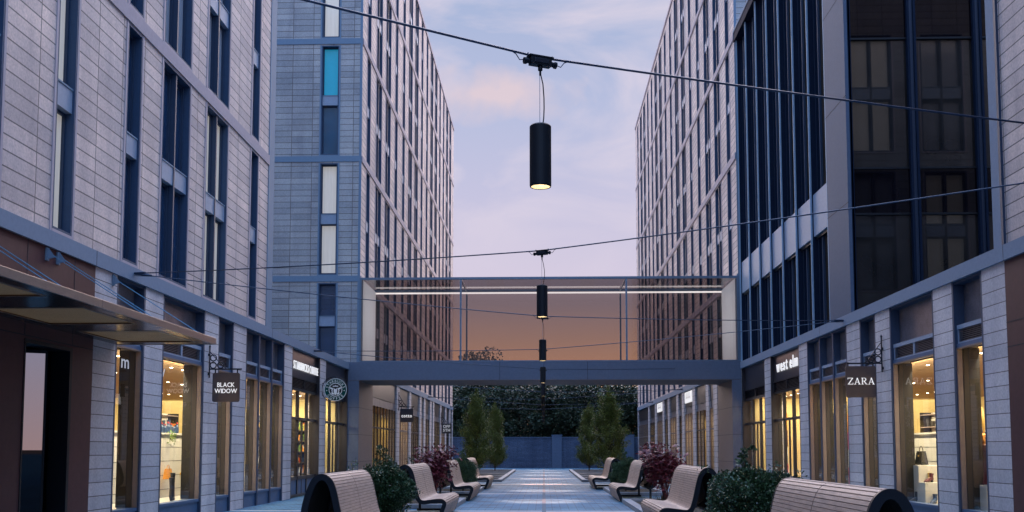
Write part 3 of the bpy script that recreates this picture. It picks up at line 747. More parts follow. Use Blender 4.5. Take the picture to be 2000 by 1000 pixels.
# ------------------------------------------------------------------ hanging signs
def bracket(root, s, X0, y, ztop, zbar, reach):
    """s=+1 arm points to +X from the wall at X0"""
    b = MB(); x = lambda d: X0+s*d
    b.tube([(x(.03), y, ztop-.02), (x(.03), y, zbar-.2)], .016, 'iron', 8); b.tube([(x(.03), y, ztop-.03), (x(.03), y, ztop+.03)], [.03, .004], 'iron', 8)
    b.box((x(-.02), y-.03, zbar+.3), (x(.02), y+.03, zbar+.36), 'iron'); b.box((x(-.02), y-.03, zbar-.14), (x(.02), y+.03, zbar-.08), 'iron')
    b.box((x(.03), y-.02, zbar-.015), (x(reach), y+.02, zbar+.015), 'iron')
    b.tube([(x(.03), y, ztop-.14), (x(.36), y, zbar+.05), (x(.42), y, zbar+.02)], .011, 'iron', 6)
    for dx, dz in ((.115, .09), (.115, .26), (.285, .09)): b.ring((x(dx), y, zbar+dz), .07, .014, 'iron', 'Y', 18)
    b.build('bracket', root)
def rounded(w, h, r, seg=5):
    pts = []
    for cx, cz, a in ((w/2-r, h/2-r, 0), (-w/2+r, h/2-r, PI/2), (-w/2+r, -h/2+r, PI), (w/2-r, -h/2+r, 3*PI/2)):
        for i in range(seg+1): t = a+PI/2*i/seg; pts.append((cx+r*math.cos(t), cz+r*math.sin(t)))
    return pts
def board(root, cx, y, cz, w, h, m, t=.03):
    b = MB(); o = rounded(w, h, .045)
    f = [(cx+px, y-t/2, cz+pz) for px, pz in o]; k = [(cx+px, y+t/2, cz+pz) for px, pz in o]
    b.poly(f[::-1], m); b.poly(k, m)
    for i in range(len(o)):
        j = (i+1) % len(o); b.poly([f[i], f[j], k[j], k[i]], m)
    b.build('sign_board', root)
    l = MB()
    for px in (-w/2+.06, w/2-.06): l.box((cx+px-.012, y-.012, cz+h/2-.01), (cx+px+.012, y+.012, cz+h/2+.09), 'iron')
    l.build('hanger', root)
sg = thing('hanging_sign', 'brown hanging sign reading BLACK WIDOW on a ringed iron bracket', 'sign', (-7.3, 22.55, 3)); sg.location = (0, 0, 0)
bracket(sg, 1, -XP, 22.55, 3.88, 3.34, .78); board(sg, -7.275, 22.55, 2.92, .63, .67, 'sign_brown')
def lettering(root, s, h, cx, y, cz, m='letter', **k):
    for fy, sgn in ((y-.0195, 1), (y+.0195, -1)):
        t = MB(); text(t, s, h, lambda u, v: (cx+sgn*u, fy, cz+v), m, **k); o = t.build('lettering', root); thicken(o, .006)
lettering(sg, 'BLACK', .105, -7.275, 22.55, 2.93, off=.012, gap=.07, width=.40)
lettering(sg, 'WIDOW', .105, -7.275, 22.55, 2.79, off=.012, gap=.06, width=.52)
sg = thing('hanging_sign', 'brown hanging sign reading ZARA on a ringed iron bracket', 'sign', (7.2, 22.7, 3)); sg.location = (0, 0, 0)
bracket(sg, -1, XP, 22.75, 4.08, 3.45, .83); board(sg, 7.185, 22.75, 3.03, .68, .71, 'sign_brown')
def strokes(root, glyphs, cx, y, cz, h, m):
    """slab-serif capitals drawn as bars; coordinates in units of cap height"""
    for fy, sgn in ((y-.021, 1), (y+.021, -1)):
        t = MB(); W = sum(g[0] for g in glyphs)+.16*(len(glyphs)-1); x = -W/2
        for w, bars in glyphs:
            for (x0, z0, x1, z1, th) in bars:
                p0 = Vector(((x+x0)*h, 0, z0*h)); p1 = Vector(((x+x1)*h, 0, z1*h)); d = (p1-p0).normalized(); n = Vector((-d.z, 0, d.x))*th*h/2
                t.poly([(cx+sgn*q.x, fy, cz+q.z) for q in (p0-n, p1-n, p1+n, p0+n)], m)
            x += w+.16
        thicken(t.build('lettering', root), .006)
gZ = (.8, [(0, .96, .8, .96, .08), (.74, .96, .1, .05, .13), (0, .04, .8, .04, .08), (.03, 1, .03, .76, .06), (.77, 0, .77, .26, .06)])
gA = (.92, [(.12, 0, .46, 1, .07), (.80, 0, .46, 1, .14), (.22, .34, .70, .34, .07), (0, .03, .28, .03, .06), (.62, .03, .96, .03, .06)])
gR = (.86, [(.16, 0, .16, 1, .14), (0, .03, .32, .03, .06), (0, .97, .5, .97, .06), (.5, .97, .66, .85, .09), (.66, .87, .66, .64, .13), (.66, .66, .5, .52, .09), (.16, .52, .52, .52, .07), (.4, .52, .72, .03, .13), (.66, .03, .92, .03, .06)])
strokes(sg, [gZ, gA, gR, gA], 7.185, 22.75, 2.97, .15, 'letter')

sg = thing('round_sign', 'round green and black coffee sign with crowned figure in an iron hoop', 'sign'); 
cx, cy, cz, rr = -7.22, 34.3, 3.57, .40
b = MB(); n = 40
def disc(mb, r, y, m, c=(cx, cz)):
    mb.poly([(c[0]+r*math.cos(-2*PI*i/n), y, c[1]+r*math.sin(-2*PI*i/n)) for i in range(n)][::-1], m)
def annulus(mb, r0, r1, y, m):
    for i in range(n):
        a, c2 = 2*PI*i/n, 2*PI*(i+1)/n
        mb.poly([(cx+r*math.cos(t), y, cz+r*math.sin(t)) for r, t in ((r0, a), (r0, c2), (r1, c2), (r1, a))], m)
disc(b, rr, cy-.04, 'letter_green'); disc(b, rr, cy+.04, 'letter_green')
for i in range(n):
    a, c2 = 2*PI*i/n, 2*PI*(i+1)/n
    b.poly([(cx+rr*math.cos(a), cy-.04, cz+rr*math.sin(a)), (cx+rr*math.cos(c2), cy-.04, cz+rr*math.sin(c2)), (cx+rr*math.cos(c2), cy+.04, cz+rr*math.sin(c2)), (cx+rr*math.cos(a), cy+.04, cz+rr*math.sin(a))], 'black')
b.build('sign_disc', sg)
e = MB()
annulus(e, .375, .392, cy-.044, 'letter_badge'); annulus(e, .215, .235, cy-.044, 'letter_badge'); disc(e, .214, cy-.043, 'black')
def shape(pts, m='letter_badge', y=cy-.047):
    e.poly([(cx+a*.21, y, cz+c*.21) for a, c in pts], m)
def mir(pts): shape(pts); shape([(-a, c) for a, c in pts][::-1])
shape([(-.30, -.2), (-.26, .28), (-.12, .45), (.12, .45), (.26, .28), (.30, -.2), (.14, -.85), (-.14, -.85)])      # body
shape([(-.2, .48), (-.24, .72), (-.1, .6), (0, .82), (.1, .6), (.24, .72), (.2, .48)])                           # crown
mir([(.25, .5), (.34, .68), (.46, .62), (.4, .42)])
mir([(.32, .2), (.55, .3), (.9, .42), (.84, .1), (.62, .12), (.66, -.1), (.55, -.5), (.42, -.55), (.5, -.1)])
mir([(.2, -.55), (.5, -.5), (.72, -.45), (.6, -.75), (.3, -.85)])
e.poly([(cx+.16*.3*math.cos(t*.5), cy-.049, cz+.065+.045*math.sin(t*.5)) for t in range(0, 12)], 'black')
annulus(e, .0, .012, cy-.049, 'letter_badge')
for a in (0, PI):
    e.poly([(cx+.305*math.cos(a)+.018*math.cos(t), cy-.046, cz-.03+.018*math.sin(t)) for t in [2*PI*i/8 for i in range(8)]], 'letter_badge')
def arc(word, a0, a1, r, h, flip):
    for i, ch in enumerate(word):
        a = a0+(a1-a0)*i/(len(word)-1); vs, fs, x0, x1 = glyph(ch, 0); k = h/.73; m_ = (x0+x1)/2; nn = len(e.v)
        for vx, vy in vs:
            u, v = (vx-m_)*k*.92, (vy*k-h/2)
            if flip: rad = r-v; ang = a; px = cx+rad*math.cos(ang)-u*math.sin(ang)*-1*-1*-1 if False else cx+rad*math.cos(ang)+(-math.sin(ang))*u; pz = cz+rad*math.sin(ang)+math.cos(ang)*u
            else: rad = r+v; px = cx+rad*math.cos(a)+math.sin(a)*u; pz = cz+rad*math.sin(a)-math.cos(a)*u
            e.v.append((px, cy-.046, pz))
        mi_ = e.mi('letter_badge')
        for f in fs: e.f.append(tuple(nn+j for j in f)); e.m.append(mi_)
arc('STARBUCKS', R(163), R(17), .305, .095, False)
arc('COFFEE', R(222), R(318), .305, .095, True)
e.build('emblem', sg)
h = MB(); h.ring((cx-.03, cy, cz), .455, .014, 'iron', 'Y', 36)
for z in (cz+.22, cz-.2): h.tube([(-XP, cy, z), (cx-.03-math.sqrt(.455**2-(z-cz)**2), cy, z)], .012, 'iron', 6)
h.tube([(cx, cy, cz+rr), (cx-.02, cy, cz+.455)], .01, 'iron', 6)
h.build('bracket', sg)

# far signs
sg = thing('hanging_sign', 'small dark hanging sign reading cotto beyond the portal on the left', 'sign')
bracket(sg, 1, -7.25, 49.4, 4.35, 3.62, .8); board(sg, -6.82, 49.4, 3.19, .66, .66, 'sign_dark'); lettering(sg, 'cotto', .17, -6.82, 49.4, 3.1, off=.02, width=.52)
sg = thing('hanging_sign', 'small dark hanging sign reading OFF 5TH near the end of the left tower', 'sign')
bracket(sg, 1, -7.25, 70.0, 4.1, 3.42, .85); board(sg, -6.84, 70.0, 2.98, .7, .72, 'sign_dark')
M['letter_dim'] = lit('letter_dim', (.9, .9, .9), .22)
lettering(sg, 'OFF', .2, -6.84, 70.0, 3.03, m='letter_dim', off=.02, width=.5); lettering(sg, '5TH', .2, -6.84, 70.0, 2.76, m='letter_dim', off=.02, width=.5)

# lit shop names on the fascias
def fascia_text(name, label, s, X, yc, z, txt, h, width, m='letter_lit', off=.03, gap=.14):
    t = MB(); text(t, txt, h, lambda u, v: (s*X, yc-s*u, z+v), m, off=off, width=width, gap=gap)
    o = t.build(name, None); thicken(o, .03); return tag(o, label, 'sign')
fascia_text('shop_name_sign', 'white lit STARBUCKS COFFEE letters on the dark fascia on the left', -1, XP+.05, 32.2, 4.02, 'STARBUCKS COFFEE', .27, 3.3, off=-.006, gap=.36)
fascia_text('shop_name_sign', 'white lit west elm letters on the dark fascia on the right', 1, XP+.05, 31.9, 4.06, 'west elm', .40, 2.75, off=.008, gap=.24)
for y0, y1, lab in ((51.3, 54.2, 'larger white lit shop sign on right tower fascia beyond portal'), (64.3, 67.4, 'smaller farther white lit shop sign on right tower fascia')):
    r = thing('shop_name_sign', lab, 'sign'); t = MB()
    t.box((7.64-.02, y0+.25, 3.98), (7.64+.04, y1-.15, 4.55), 'letter_lit'); t.build('light_box', r)
    t = MB()
    for k in range(5):
        yy = y0+.7+k*.38; t.box((7.612, yy, 4.18), (7.618, yy+.1, 4.2+.16*(k % 2)+.1), 'sign_dark')
    t.build('lettering', r)

# ------------------------------------------------------------------ catenary cables with pendant lamps
D = 7.29
lamp0 = None
def make_lamp():
    r = thing('pendant_lamp', 'x', 'street lamp')
    b = MB(); b.lathe([(.0, 3.875), (.07, 3.88), (.08, 3.87), (.081, 3.865), (.081, 3.42), (.078, 3.41), (.071, 3.41), (.071, 3.46), (.045, 3.50), (0, 3.50)], 'black', seg=32)
    b.build('lamp_shade', r, smooth=False)
    b = MB(); b.lathe([(0, 3.475), (.055, 3.475), (.062, 3.49)], 'lamp_on', seg=24); b.build('lens', r)
    b = MB(); b.lathe([(.0665, 3.475), (.069, 3.44), (.0705, 3.413)], 'lamp_rim', seg=24); b.build('reflector', r)
    b = MB()                                                      # connector box on the cable
    b.box((-.085, -.03, 4.335), (.085, .03, 4.40), 'black'); b.box((-.1, -.035, 4.395), (.1, .035, 4.408), 'black'); b.box((-.06, -.036, 4.35), (.06, .036, 4.385), 'iron')
    for s in (-1, 1):
        b.tube([(s*.085, 0, 4.363), (s*.115, 0, 4.360)], .02, 'black', 10); b.tube([(s*.115, 0, 4.360), (s*.135, 0, 4.358)], .027, 'black', 8)
        b.tube([(s*.1, 0, 4.40), (s*.1, 0, 4.425)], .006, 'black', 6)
    b.tube([(0, 0, 4.335), (0, 0, 4.30)], .018, 'black', 10); b.tube([(0, 0, 4.30), (0, 0, 4.262)], .009, 'black', 8)
    b.build('connector_box', r, bevel=.004)
    b = MB(); b.tube([(-.004, 0, 4.27), (-.004, 0, 3.87)], .0022, 'cable_steel', 5); b.build('suspension_wire', r)
    b = MB(); b.tube([(.004, 0, 4.27), (.022, 0, 4.2), (.035, .01, 4.10), (.036, .01, 4.02), (.028, 0, 3.94), (.018, 0, 3.87)], .0045, 'black', 6); b.build('supply_cord', r)
    l = bpy.data.lights.new('lamp_beam', 'SPOT'); l.energy = 1900; l.color = (1, .40, .27); l.spot_size = R(50); l.spot_blend = .7; l.shadow_soft_size = .04
    o = bpy.data.objects.new('lamp_beam', l); col.objects.link(o); o.location = (0, 0, 3.405); o.parent = r
    return r
ords = ['nearest and largest black cylinder pendant lamp, high against the sky', 'second black pendant lamp, in front of the bridge glazing', 'third black pendant lamp, low in front of the bridge glazing', 'fourth pendant lamp, in front of the grey bridge beam', 'fifth pendant lamp, just below the bridge beam edge', 'first small pendant lamp hanging beyond the bridge', 'second small pendant lamp hanging beyond the bridge', 'third small pendant lamp hanging beyond the bridge', 'fourth small pendant lamp hanging beyond the bridge', 'farthest tiny pendant lamp hanging beyond the bridge']
ZC = [4.37]*10
for k in range(10):
    if k == 0: lamp0 = make_lamp(); L_ = lamp0
    else: L_ = copy_tree(lamp0)
    L_.location = (-.02, D*(k+1), .04); L_['label'] = ords[k]; L_['group'] = 'pendant lamps hung along the street centre'
    L_.rotation_euler = (0, 0, math.atan2(D/2, XP)*(1 if k % 2 == 0 else -1))
where = ['thick nearest cable crossing the sky from upper left to right', 'second cable, rising to the right over the smoked glass bay', 'third cable, dropping from left cornice across the bridge glazing', 'fourth cable, crossing the lower bridge glazing', 'fifth cable, across the grey bridge beam', 'sixth cable, first one beyond the bridge beam', 'seventh cable, second one beyond the bridge beam', 'eighth cable, third one beyond the bridge beam', 'ninth cable, fourth one beyond the bridge beam', 'tenth cable, last one beyond the bridge beam']
for k in range(10):
    y = D*(k+1); a = y+(-3.64 if k % 2 == 0 else 3.64); c2 = y+(3.64 if k % 2 == 0 else -3.64)
    XLc = XP+.05 if y < 38 else 7.3
    XRc = XP+.05 if y < 38 else 7.64
    r = thing('overhead_cable', where[k], 'cable', group='cables carrying the pendant lamps')
    zl = 4.79; pl = Vector((-XLc+.04, a, zl)); pm = Vector((-.02, y, 4.442)); pr = Vector((XRc-.04, c2, zl))
    if k == 0: pl = Vector((-XLc+.04, a, 5.12))
    pts = []
    for A, B in ((pl, pm), (pm, pr)):
        for i in range(13):
            t = i/12; p = A.lerp(B, t); p.z -= .10*4*t*(1-t)*.35 
            if not (A is pm and i == 0): pts.append(p)
    b = MB(); b.tube(pts, .0095 if k < 4 else .012, 'cable', 6); b.build('cable', r)
    for p, sx in ((pl, -1), (pr, 1)):
        b = MB(); q = Vector((sx*XLc if sx < 0 else XRc, p.y, p.z)); q.x -= sx*.06
        b.box((q.x-.03, q.y-.05, q.z-.05), (q.x+.03, q.y+.05, q.z+.05), 'iron')
        d = (pm-p).normalized()
        b.tube([p, p+d*.35], .02, 'cable', 6); b.tube([p+Vector((0, 0, -.04)), p+d*.5], .006, 'cable', 5)
        b.build('wall_anchor', r)
    b = MB()                                                     # small jumper loops at the lamp
    for sx, q in ((-1, pl), (1, pr)):
        d = (q-pm).normalized(); p0 = pm+d*.12; p0.z -= .042; p3 = pm+d*.25
        b.tube([p0, p0+d*.05-Vector((0, 0, .015)), pm+d*.2-Vector((0, 0, .02)), p3], .004, 'cable', 5)
    b.build('jumper_wire', r)

# ------------------------------------------------------------------ ground
g = MB(); 
g.poly([(-400, -300, 0), (400, -300, 0), (400, 500, 0), (-400, 500, 0)], 'paver'); tag(g.build('pavement'), kind='structure', label='blue grey sett paving of the pedestrian street')
g = MB()
for y in (15.2, 24.4, 33.9, 43.0, 52.0, 61.0, 70.0): g.poly([(-XP, y-.16, .004), (XP, y-.16, .004), (XP, y+.16, .004), (-XP, y+.16, .004)], 'strip')
tag(g.build('pavement_bands'), kind='structure')
g = MB(); g.poly([(-.05, -5, .008), (.05, -5, .008), (.05, 80.8, .008), (-.05, 80.8, .008)], 'drain'); tag(g.build('drain_channel'), kind='structure')

def planter(x0, x1, y0, y1, label, bars=0):
    r = thing('planter_kerb', label, 'planter'); b = MB(); w = .22; h = .12
    b.box((x0, y0, 0), (x1, y0+w, h), 'kerb'); b.box((x0, y1-w, 0), (x1, y1, h), 'kerb')
    b.box((x0, y0+w, 0), (x0+w, y1-w, h), 'kerb'); b.box((x1-w, y0+w, 0), (x1, y1-w, h), 'kerb')
    for k in range(bars):
        y = y0+(y1-y0)*(k+1)/(bars+1); b.box((x0+w, y-.12, 0), (x1-w, y+.12, h-.02), 'kerb')
    b.build('kerb', r, bevel=.012)
    s = MB(); s.poly([(x0+w, y0+w, .05), (x1-w, y0+w, .05), (x1-w, y1-w, .05), (x0+w, y1-w, .05)], 'soil'); s.build('soil_bed', r)
    return r
planter(-4.1, -2.25, 16.7, 21.0, 'low stone kerb around the large green shrub on the left')
planter(-4.1, -2.25, 25.3, 28.9, 'low stone kerb around the red maple on the left')
planter(-4.1, -2.25, 32.9, 37.4, 'low stone kerb around the small shrub on the left')
planter(2.2, 4.1, 11.9, 17.8, 'low stone kerb around the large green shrub on the right')
planter(2.2, 4.1, 21.8, 28.4, 'low stone kerb around the red maple on the right')
planter(2.2, 4.1, 32.5, 37.4, 'low stone kerb around the dark shrub on the right')
planter(-4.9, -1.95, 46.3, 69.8, 'long barred stone kerb under the columnar trees on the left', 5)
planter(1.75, 4.9, 46.3, 69.8, 'long barred stone kerb under the columnar trees on the right', 5)

# ------------------------------------------------------------------ benches
def spline(pts, n=8):
    out = []
    P_ = [pts[0]]+pts+[pts[-1]]
    for i in range(1, len(P_)-2):
        p0, p1, p2, p3 = (Vector(q) for q in P_[i-1:i+3])
        for k in range(n):
            t = k/n; out.append(.5*((2*p1)+(-p0+p2)*t+(2*p0-5*p1+4*p2-p3)*t*t+(-p0+3*p1-3*p2+p3)*t**3))
    out.append(Vector(pts[-1])); return out
PROF = [(.10, .03), (.05, .16), (-.01, .33), (.03, .405), (.12, .425), (.30, .405), (.45, .39), (.53, .42), (.58, .52), (.63, .72), (.675, .92), (.72, 1.05), (.79, 1.13), (.88, 1.145), (.96, 1.09), (1.02, .97), (1.08, .78), (1.10, .60), (1.05, .47), (.95, .40)]
prof = spline(PROF, 5)
def make_bench(L):
    """local: seat faces -X (x grows to the back), runs along +Y"""
    r = thing('bench', 'x', 'bench')
    # resample by arc length
    S = [0]
    for a, b in zip(prof, prof[1:]): S.append(S[-1]+(b-a).length)
    def at(s):
        for i in range(len(S)-1):
            if S[i+1] >= s: t = (s-S[i])/(S[i+1]-S[i]); return prof[i].lerp(prof[i+1], t), (prof[i+1]-prof[i]).normalized()
        return prof[-1], (prof[-1]-prof[-2]).normalized()
    sl = MB(); pitch = .043; n = int(S[-1]/pitch); half = L/2
    for i in range(n):
        p, d = at((i+.5)*pitch); nn = Vector((-d[1], d[0]))
        if i < n: 
            for y0, y1 in ((.045, half-.012), (half+.012, L-.045)):
                k = y0; 
                while k < y1-.01:
                    e_ = min(k+random.choice((.9, 1.2, .75)), y1)
                    if y1-e_ < .2: e_ = y1
                    hw, th = .0192, .012; lift = .022
                    c4 = []
                    for (u, v) in ((-hw, lift-th), (hw, lift-th), (hw, lift+th*.3), (-hw, lift+th*.3)):
                        c4.append((p[0]+d[0]*u+nn[0]*v, p[1]+d[1]*u+nn[1]*v))
                    A = [(x, k, z) for x, z in c4]; B = [(x, e_-.004, z) for x, z in c4]
                    for q in ((0, 1), (1, 2), (2, 3), (3, 0)): sl.poly([A[q[0]], A[q[1]], B[q[1]], B[q[0]]], 'wood')
                    sl.poly(A[::-1], 'wood'); sl.poly(B, 'wood'); k = e_
    sl.build('slats', r)
    bk = MB()
    for i in range(len(prof)-1):
        d = (prof[i+1]-prof[i]).normalized(); nn = Vector((-d[1], d[0]))
        p, q = prof[i]+nn*.004, prof[i+1]+nn*.004; p2, q2 = prof[i]-nn*.012, prof[i+1]-nn*.012
        bk.poly([(p[0], .046, p[1]), (q[0], .046, q[1]), (q[0], L-.046, q[1]), (p[0], L-.046, p[1])], 'bark'); bk.poly([(p2[0], .046, p2[1]), (p2[0], L-.046, p2[1]), (q2[0], L-.046, q2[1]), (q2[0], .046, q2[1])], 'bark')
    bk.build('backing', r)
    fr = MB()
    for y0, y1 in ((0, .045), (half-.012, half+.012), (L-.045, L)):
        th0, th1 = (.028, -.058) if y1-y0 > .03 else (.012, -.05)
        outer = []; inner = []
        for i, p in enumerate(prof):
            d = (prof[min(i+1, len(prof)-1)]-prof[max(i-1, 0)]).normalized(); nn = Vector((-d[1], d[0]))
            outer.append(p+nn*th0); inner.append(p+nn*th1)
        for i in range(len(prof)-1):
            q = [outer[i], outer[i+1], inner[i+1], inner[i]]
            F = [(v[0], y0, v[1]) for v in q]; K = [(v[0], y1, v[1]) for v in q]
            fr.poly(F, 'black'); fr.poly(K[::-1], 'black'); fr.poly([F[0], K[0], K[1], F[1]], 'black'); fr.poly([F[3], F[2], K[2], K[3]], 'black')
    fr.build('side_frame', r)
    ba = MB(); 
    for y0 in (0.002, L-.047): 
        ba.box((.1, y0, 0), (1.0, y0+.045, .06), 'black'); ba.box((.90, y0, .06), (.96, y0+.045, .40), 'black')
    ba.box((.905, .05, .36), (.955, L-.05, .40), 'black'); ba.build('base_frame', r)
    return r
b0 = make_bench(3.5)
G = 'slatted benches along the street'
def place_bench(o, s, xf, y, L, label):
    # s=-1 left side: seat faces +X -> turn half a circle
    if s < 0: o.rotation_euler = (0, 0, PI); o.location = (-xf, y+L, 0)
    else: o.rotation_euler = (0, 0, 0); o.location = (xf, y, 0)
    o.scale = (1, L/3.5, 1); o['label'] = label; o['group'] = G
place_bench(b0, -1, 2.12, 13.3, 2.95, 'nearest slatted bench on the left, seen end-on beside the green shrub')
for s, xf, y, L, lab in ((-1, 2.12, 21.3, 3.3, 'second slatted bench on the left, between the green shrub and red maple'),
        (-1, 2.1, 29.2, 3.4, 'third slatted bench on the left, just past the red maple'),
        (-1, 2.1, 37.7, 3.5, 'farthest slatted bench on the left, partly behind a small shrub'),
        (1, 2.02, 8.4, 3.4, 'nearest slatted bench on the right, its rounded back cut by the frame'),
        (1, 2.1, 18.1, 3.4, 'second slatted bench on the right, between large green shrub and red maple'),
        (1, 2.1, 28.6, 3.5, 'third slatted bench on the right, just past the red maple'),
        (1, 1.85, 37.6, 3.6, 'farthest slatted bench on the right, beside the dark shrub')):
    place_bench(copy_tree(b0), s, xf, y, L, lab)

# ------------------------------------------------------------------ vegetation
def leaves(mb, centres, n, size, spread, m, up=.0, long=1.5):
    for _ in range(n):
        c, r = random.choice(centres)
        while True:
            v = Vector((random.uniform(-1, 1), random.uniform(-1, 1), random.uniform(-1, 1)))
            if .2 < v.length < 1: break
        p = Vector(c)+v*r*spread
        d = (v+Vector((random.gauss(0, .6), random.gauss(0, .6), random.gauss(0, .6)+up))).normalized()
        t = d.cross(Vector((random.gauss(0, 1), random.gauss(0, 1), random.gauss(0, 1)))).normalized()
        s = size*random.uniform(.6, 1.3)
        a, b = d*s*long, t*s*.5
        mb.poly([p, p+a*.5+b, p+a, p+a*.5-b], m)
def make_shrub(seed, n=23000, w=.56, h=1.2, spray=True):
    random.seed(seed); r = thing('green_shrub', 'x', 'shrub')
    cs = []
    for _ in range(46):
        a = random.uniform(0, 2*PI); ph = math.acos(random.uniform(-.75, 1)); rad = random.uniform(.5, 1)
        cs.append(((w*rad*math.sin(ph)*math.cos(a), w*rad*math.sin(ph)*math.sin(a), h*.5+h*.42*rad*math.cos(ph)), random.uniform(.1, .19)))
    f = MB(); leaves(f, cs, n, .025, 1.0, 'leaf_green', .5)
    leaves(f, [((0, 0, h*.5), w*.95)], n//4, .03, .95, 'leaf_green', .5)
    if spray:
        sp = [((random.gauss(-.05, .05), random.gauss(0, .05), h*.85+k*.05), .09-.006*k) for k in range(9)]
        leaves(f, sp, 380, .03, .8, 'leaf_green', 1)
    for _ in range(12):
        a = random.uniform(0, 2*PI); z = random.uniform(.3, 1)*h; q = (w*1.05*math.cos(a), w*1.05*math.sin(a), z)
        leaves(f, [(q, .07)], 30, .024, 1.2, 'leaf_green', 1)
    f.build('foliage', r)
    t = MB()
    for k in range(14):
        a = random.uniform(0, 2*PI); e = (w*.7*math.cos(a), w*.7*math.sin(a), h*random.uniform(.6, .95))
        t.tube([(0, 0, .0), (e[0]*.4, e[1]*.4, e[2]*.5), e], [.02, .012, .005], 'bark', 5)
    t.build('stems', r)
    return r
s1 = make_shrub(3); s1.location = (-2.98, 18.7, .05); s1.scale = (1.05, 1.5, 1.04); s1['label'] = 'rounded green shrub by the nearest left bench with one tall sprig'
s2 = make_shrub(5, 26000, .62, 1.2); s2.location = (3.0, 14.7, .05); s2.scale = (1.08, 1.5, 1.03); s2['label'] = 'wide dark green shrub behind the nearest right bench'
twin(s2, (-2.85, 35.2, .05), 2, 'small green shrub before the farthest left bench', scale=(.62, .9, .98))
twin(s1, (2.85, 35.0, .05), 1, 'dark green shrub beside the farthest right bench', scale=(.8, .95, 1.0))
for o in [s1, s2]: o['group'] = 'green shrubs between the benches'
for o in bpy.data.objects:
    if o.name.startswith('green_shrub') and not o.parent: o['group'] = 'green shrubs between the benches'
def make_maple():
    random.seed(11); r = thing('red_maple', 'x', 'small tree'); t = MB(); cs = []
    for k in range(16):
        a = random.uniform(0, 2*PI); q = random.uniform(.12, .46); z = random.uniform(.85, 1.35)
        e = Vector((q*math.cos(a), q*math.sin(a), z)); t.tube([(random.gauss(0, .05), random.gauss(0, .05), 0), (e.x*.25, e.y*.25, z*.45), (e.x*.7, e.y*.7, z*.85), e], [.012, .009, .006, .003], 'wine', 5)
        cs.append((tuple(e), .17)); cs.append((tuple(e*.85+Vector((0, 0, -.05))), .15))
    t.build('stems', r); f = MB()
    leaves(f, cs, 1300, .042, 1.15, 'leaf_red', -.3, 2.1)
    for _ in range(560):                                          # palmate star leaves drooping
        c, rr_ = random.choice(cs); p = Vector(c)+Vector((random.gauss(0, .11), random.gauss(0, .11), random.gauss(0, .1)))
        ax = Vector((random.gauss(0, .5), random.gauss(0, .5), 1)).normalized(); u = ax.orthogonal().normalized(); v_ = ax.cross(u); ph = random.uniform(0, 6)
        for k in range(5):
            a = ph+k*.62; d = (u*math.cos(a)+v_*math.sin(a)+Vector((0, 0, -.35))).normalized(); tt = d.cross(ax).normalized(); s = random.uniform(.09, .13)
            f.poly([p, p+d*s*.5+tt*.014, p+d*s, p+d*s*.5-tt*.014], 'leaf_red')
    leaves(f, [((random.gauss(0, .1), random.gauss(0, .1), random.uniform(.45, .8)), .1) for _ in range(8)], 160, .03, 1.2, 'leaf_red', 0, 2.)
    f.build('foliage', r)
    g = MB()
    for _ in range(240):
        a = random.uniform(0, 2*PI); q = random.uniform(0, .28); p = Vector((q*math.cos(a), q*math.sin(a), 0)); d = Vector((math.cos(a)*.16+random.gauss(0, .05), math.sin(a)*.16+random.gauss(0, .05), random.uniform(.2, .4)))
        w_ = Vector((-math.sin(a), math.cos(a), 0))*.005; g.poly([p-w_, p+w_, p+d*.6+w_*.8, p+d, p+d*.6-w_*.8], 'grass_blade')
    g.build('grass_tuft', r); return r
m1 = make_maple(); m1.location = (-2.95, 27.0, .05); m1.scale = (1.05, 1.2, 1.03); tag(m1, 'dark red maple between two left benches, left of the path', group='red maples in the planters')
twin(m1, (3.0, 25.0, .05), 2.2, 'dark red maple behind second right bench, right of the path', 'red maples in the planters', (1.12, 1.2, 1.06))
def make_column_tree():
    random.seed(21); r = thing('columnar_tree', 'x', 'tree'); t = MB(); H = 5.0
    t.tube([(0, 0, 0), (.02, 0, .8), (-.02, .02, 2.4), (0, 0, 4.4)], [.05, .042, .028, .008], 'bark', 7)
    cs = []
    for k in range(150):
        z0 = random.uniform(.15, 3.9); a = random.uniform(0, 2*PI)
        zf = (z0+.6)/H; R_ = 1.1*math.sin(PI*min(1, (zf*.80+.17)))**.9*(1-zf*.42); q = R_*random.uniform(.45, 1.22); L2 = random.uniform(.45, .8)
        e = Vector((q*math.cos(a), q*math.sin(a), z0+L2)); t.tube([(0, 0, z0*.8), (e.x*.5, e.y*.5, z0*.9+L2*.4), e], [.012, .008, .003], 'bark', 4)
        for j in range(5): cs.append(((e.x*(.55+.12*j), e.y*(.55+.12*j), z0+L2*(.35+.2*j)), .13))
    for k in range(14): cs.append(((random.gauss(0, .04), random.gauss(0, .04), 4.0+k*.07), .16-.009*k))
    t.build('trunk', r); f = MB(); leaves(f, cs, 34000, .044, 1.3, 'leaf_olive', .9); f.build('crown', r); return r
t1 = make_column_tree(); t1.location = (-3.75, 55.5, .05); t1.scale = (.92, .92, .98); GT = 'columnar trees in the long planters'
tag(t1, 'taller left columnar tree with olive leaves, nearest the left tower', group=GT)
twin(t1, (-3.35, 68.5, .05), 1.5, 'slimmer left columnar tree nearer the path, standing farther back', GT, (.8, .8, .96))
twin(t1, (3.5, 54.0, .05), 2.5, 'taller right columnar tree with olive leaves, beside the dark shrub', GT, (1.0, 1.0, .99))
twin(t1, (3.1, 68.5, .05), 4, 'slimmer right columnar tree nearer the path, standing farther back', GT, (.82, .82, .95))
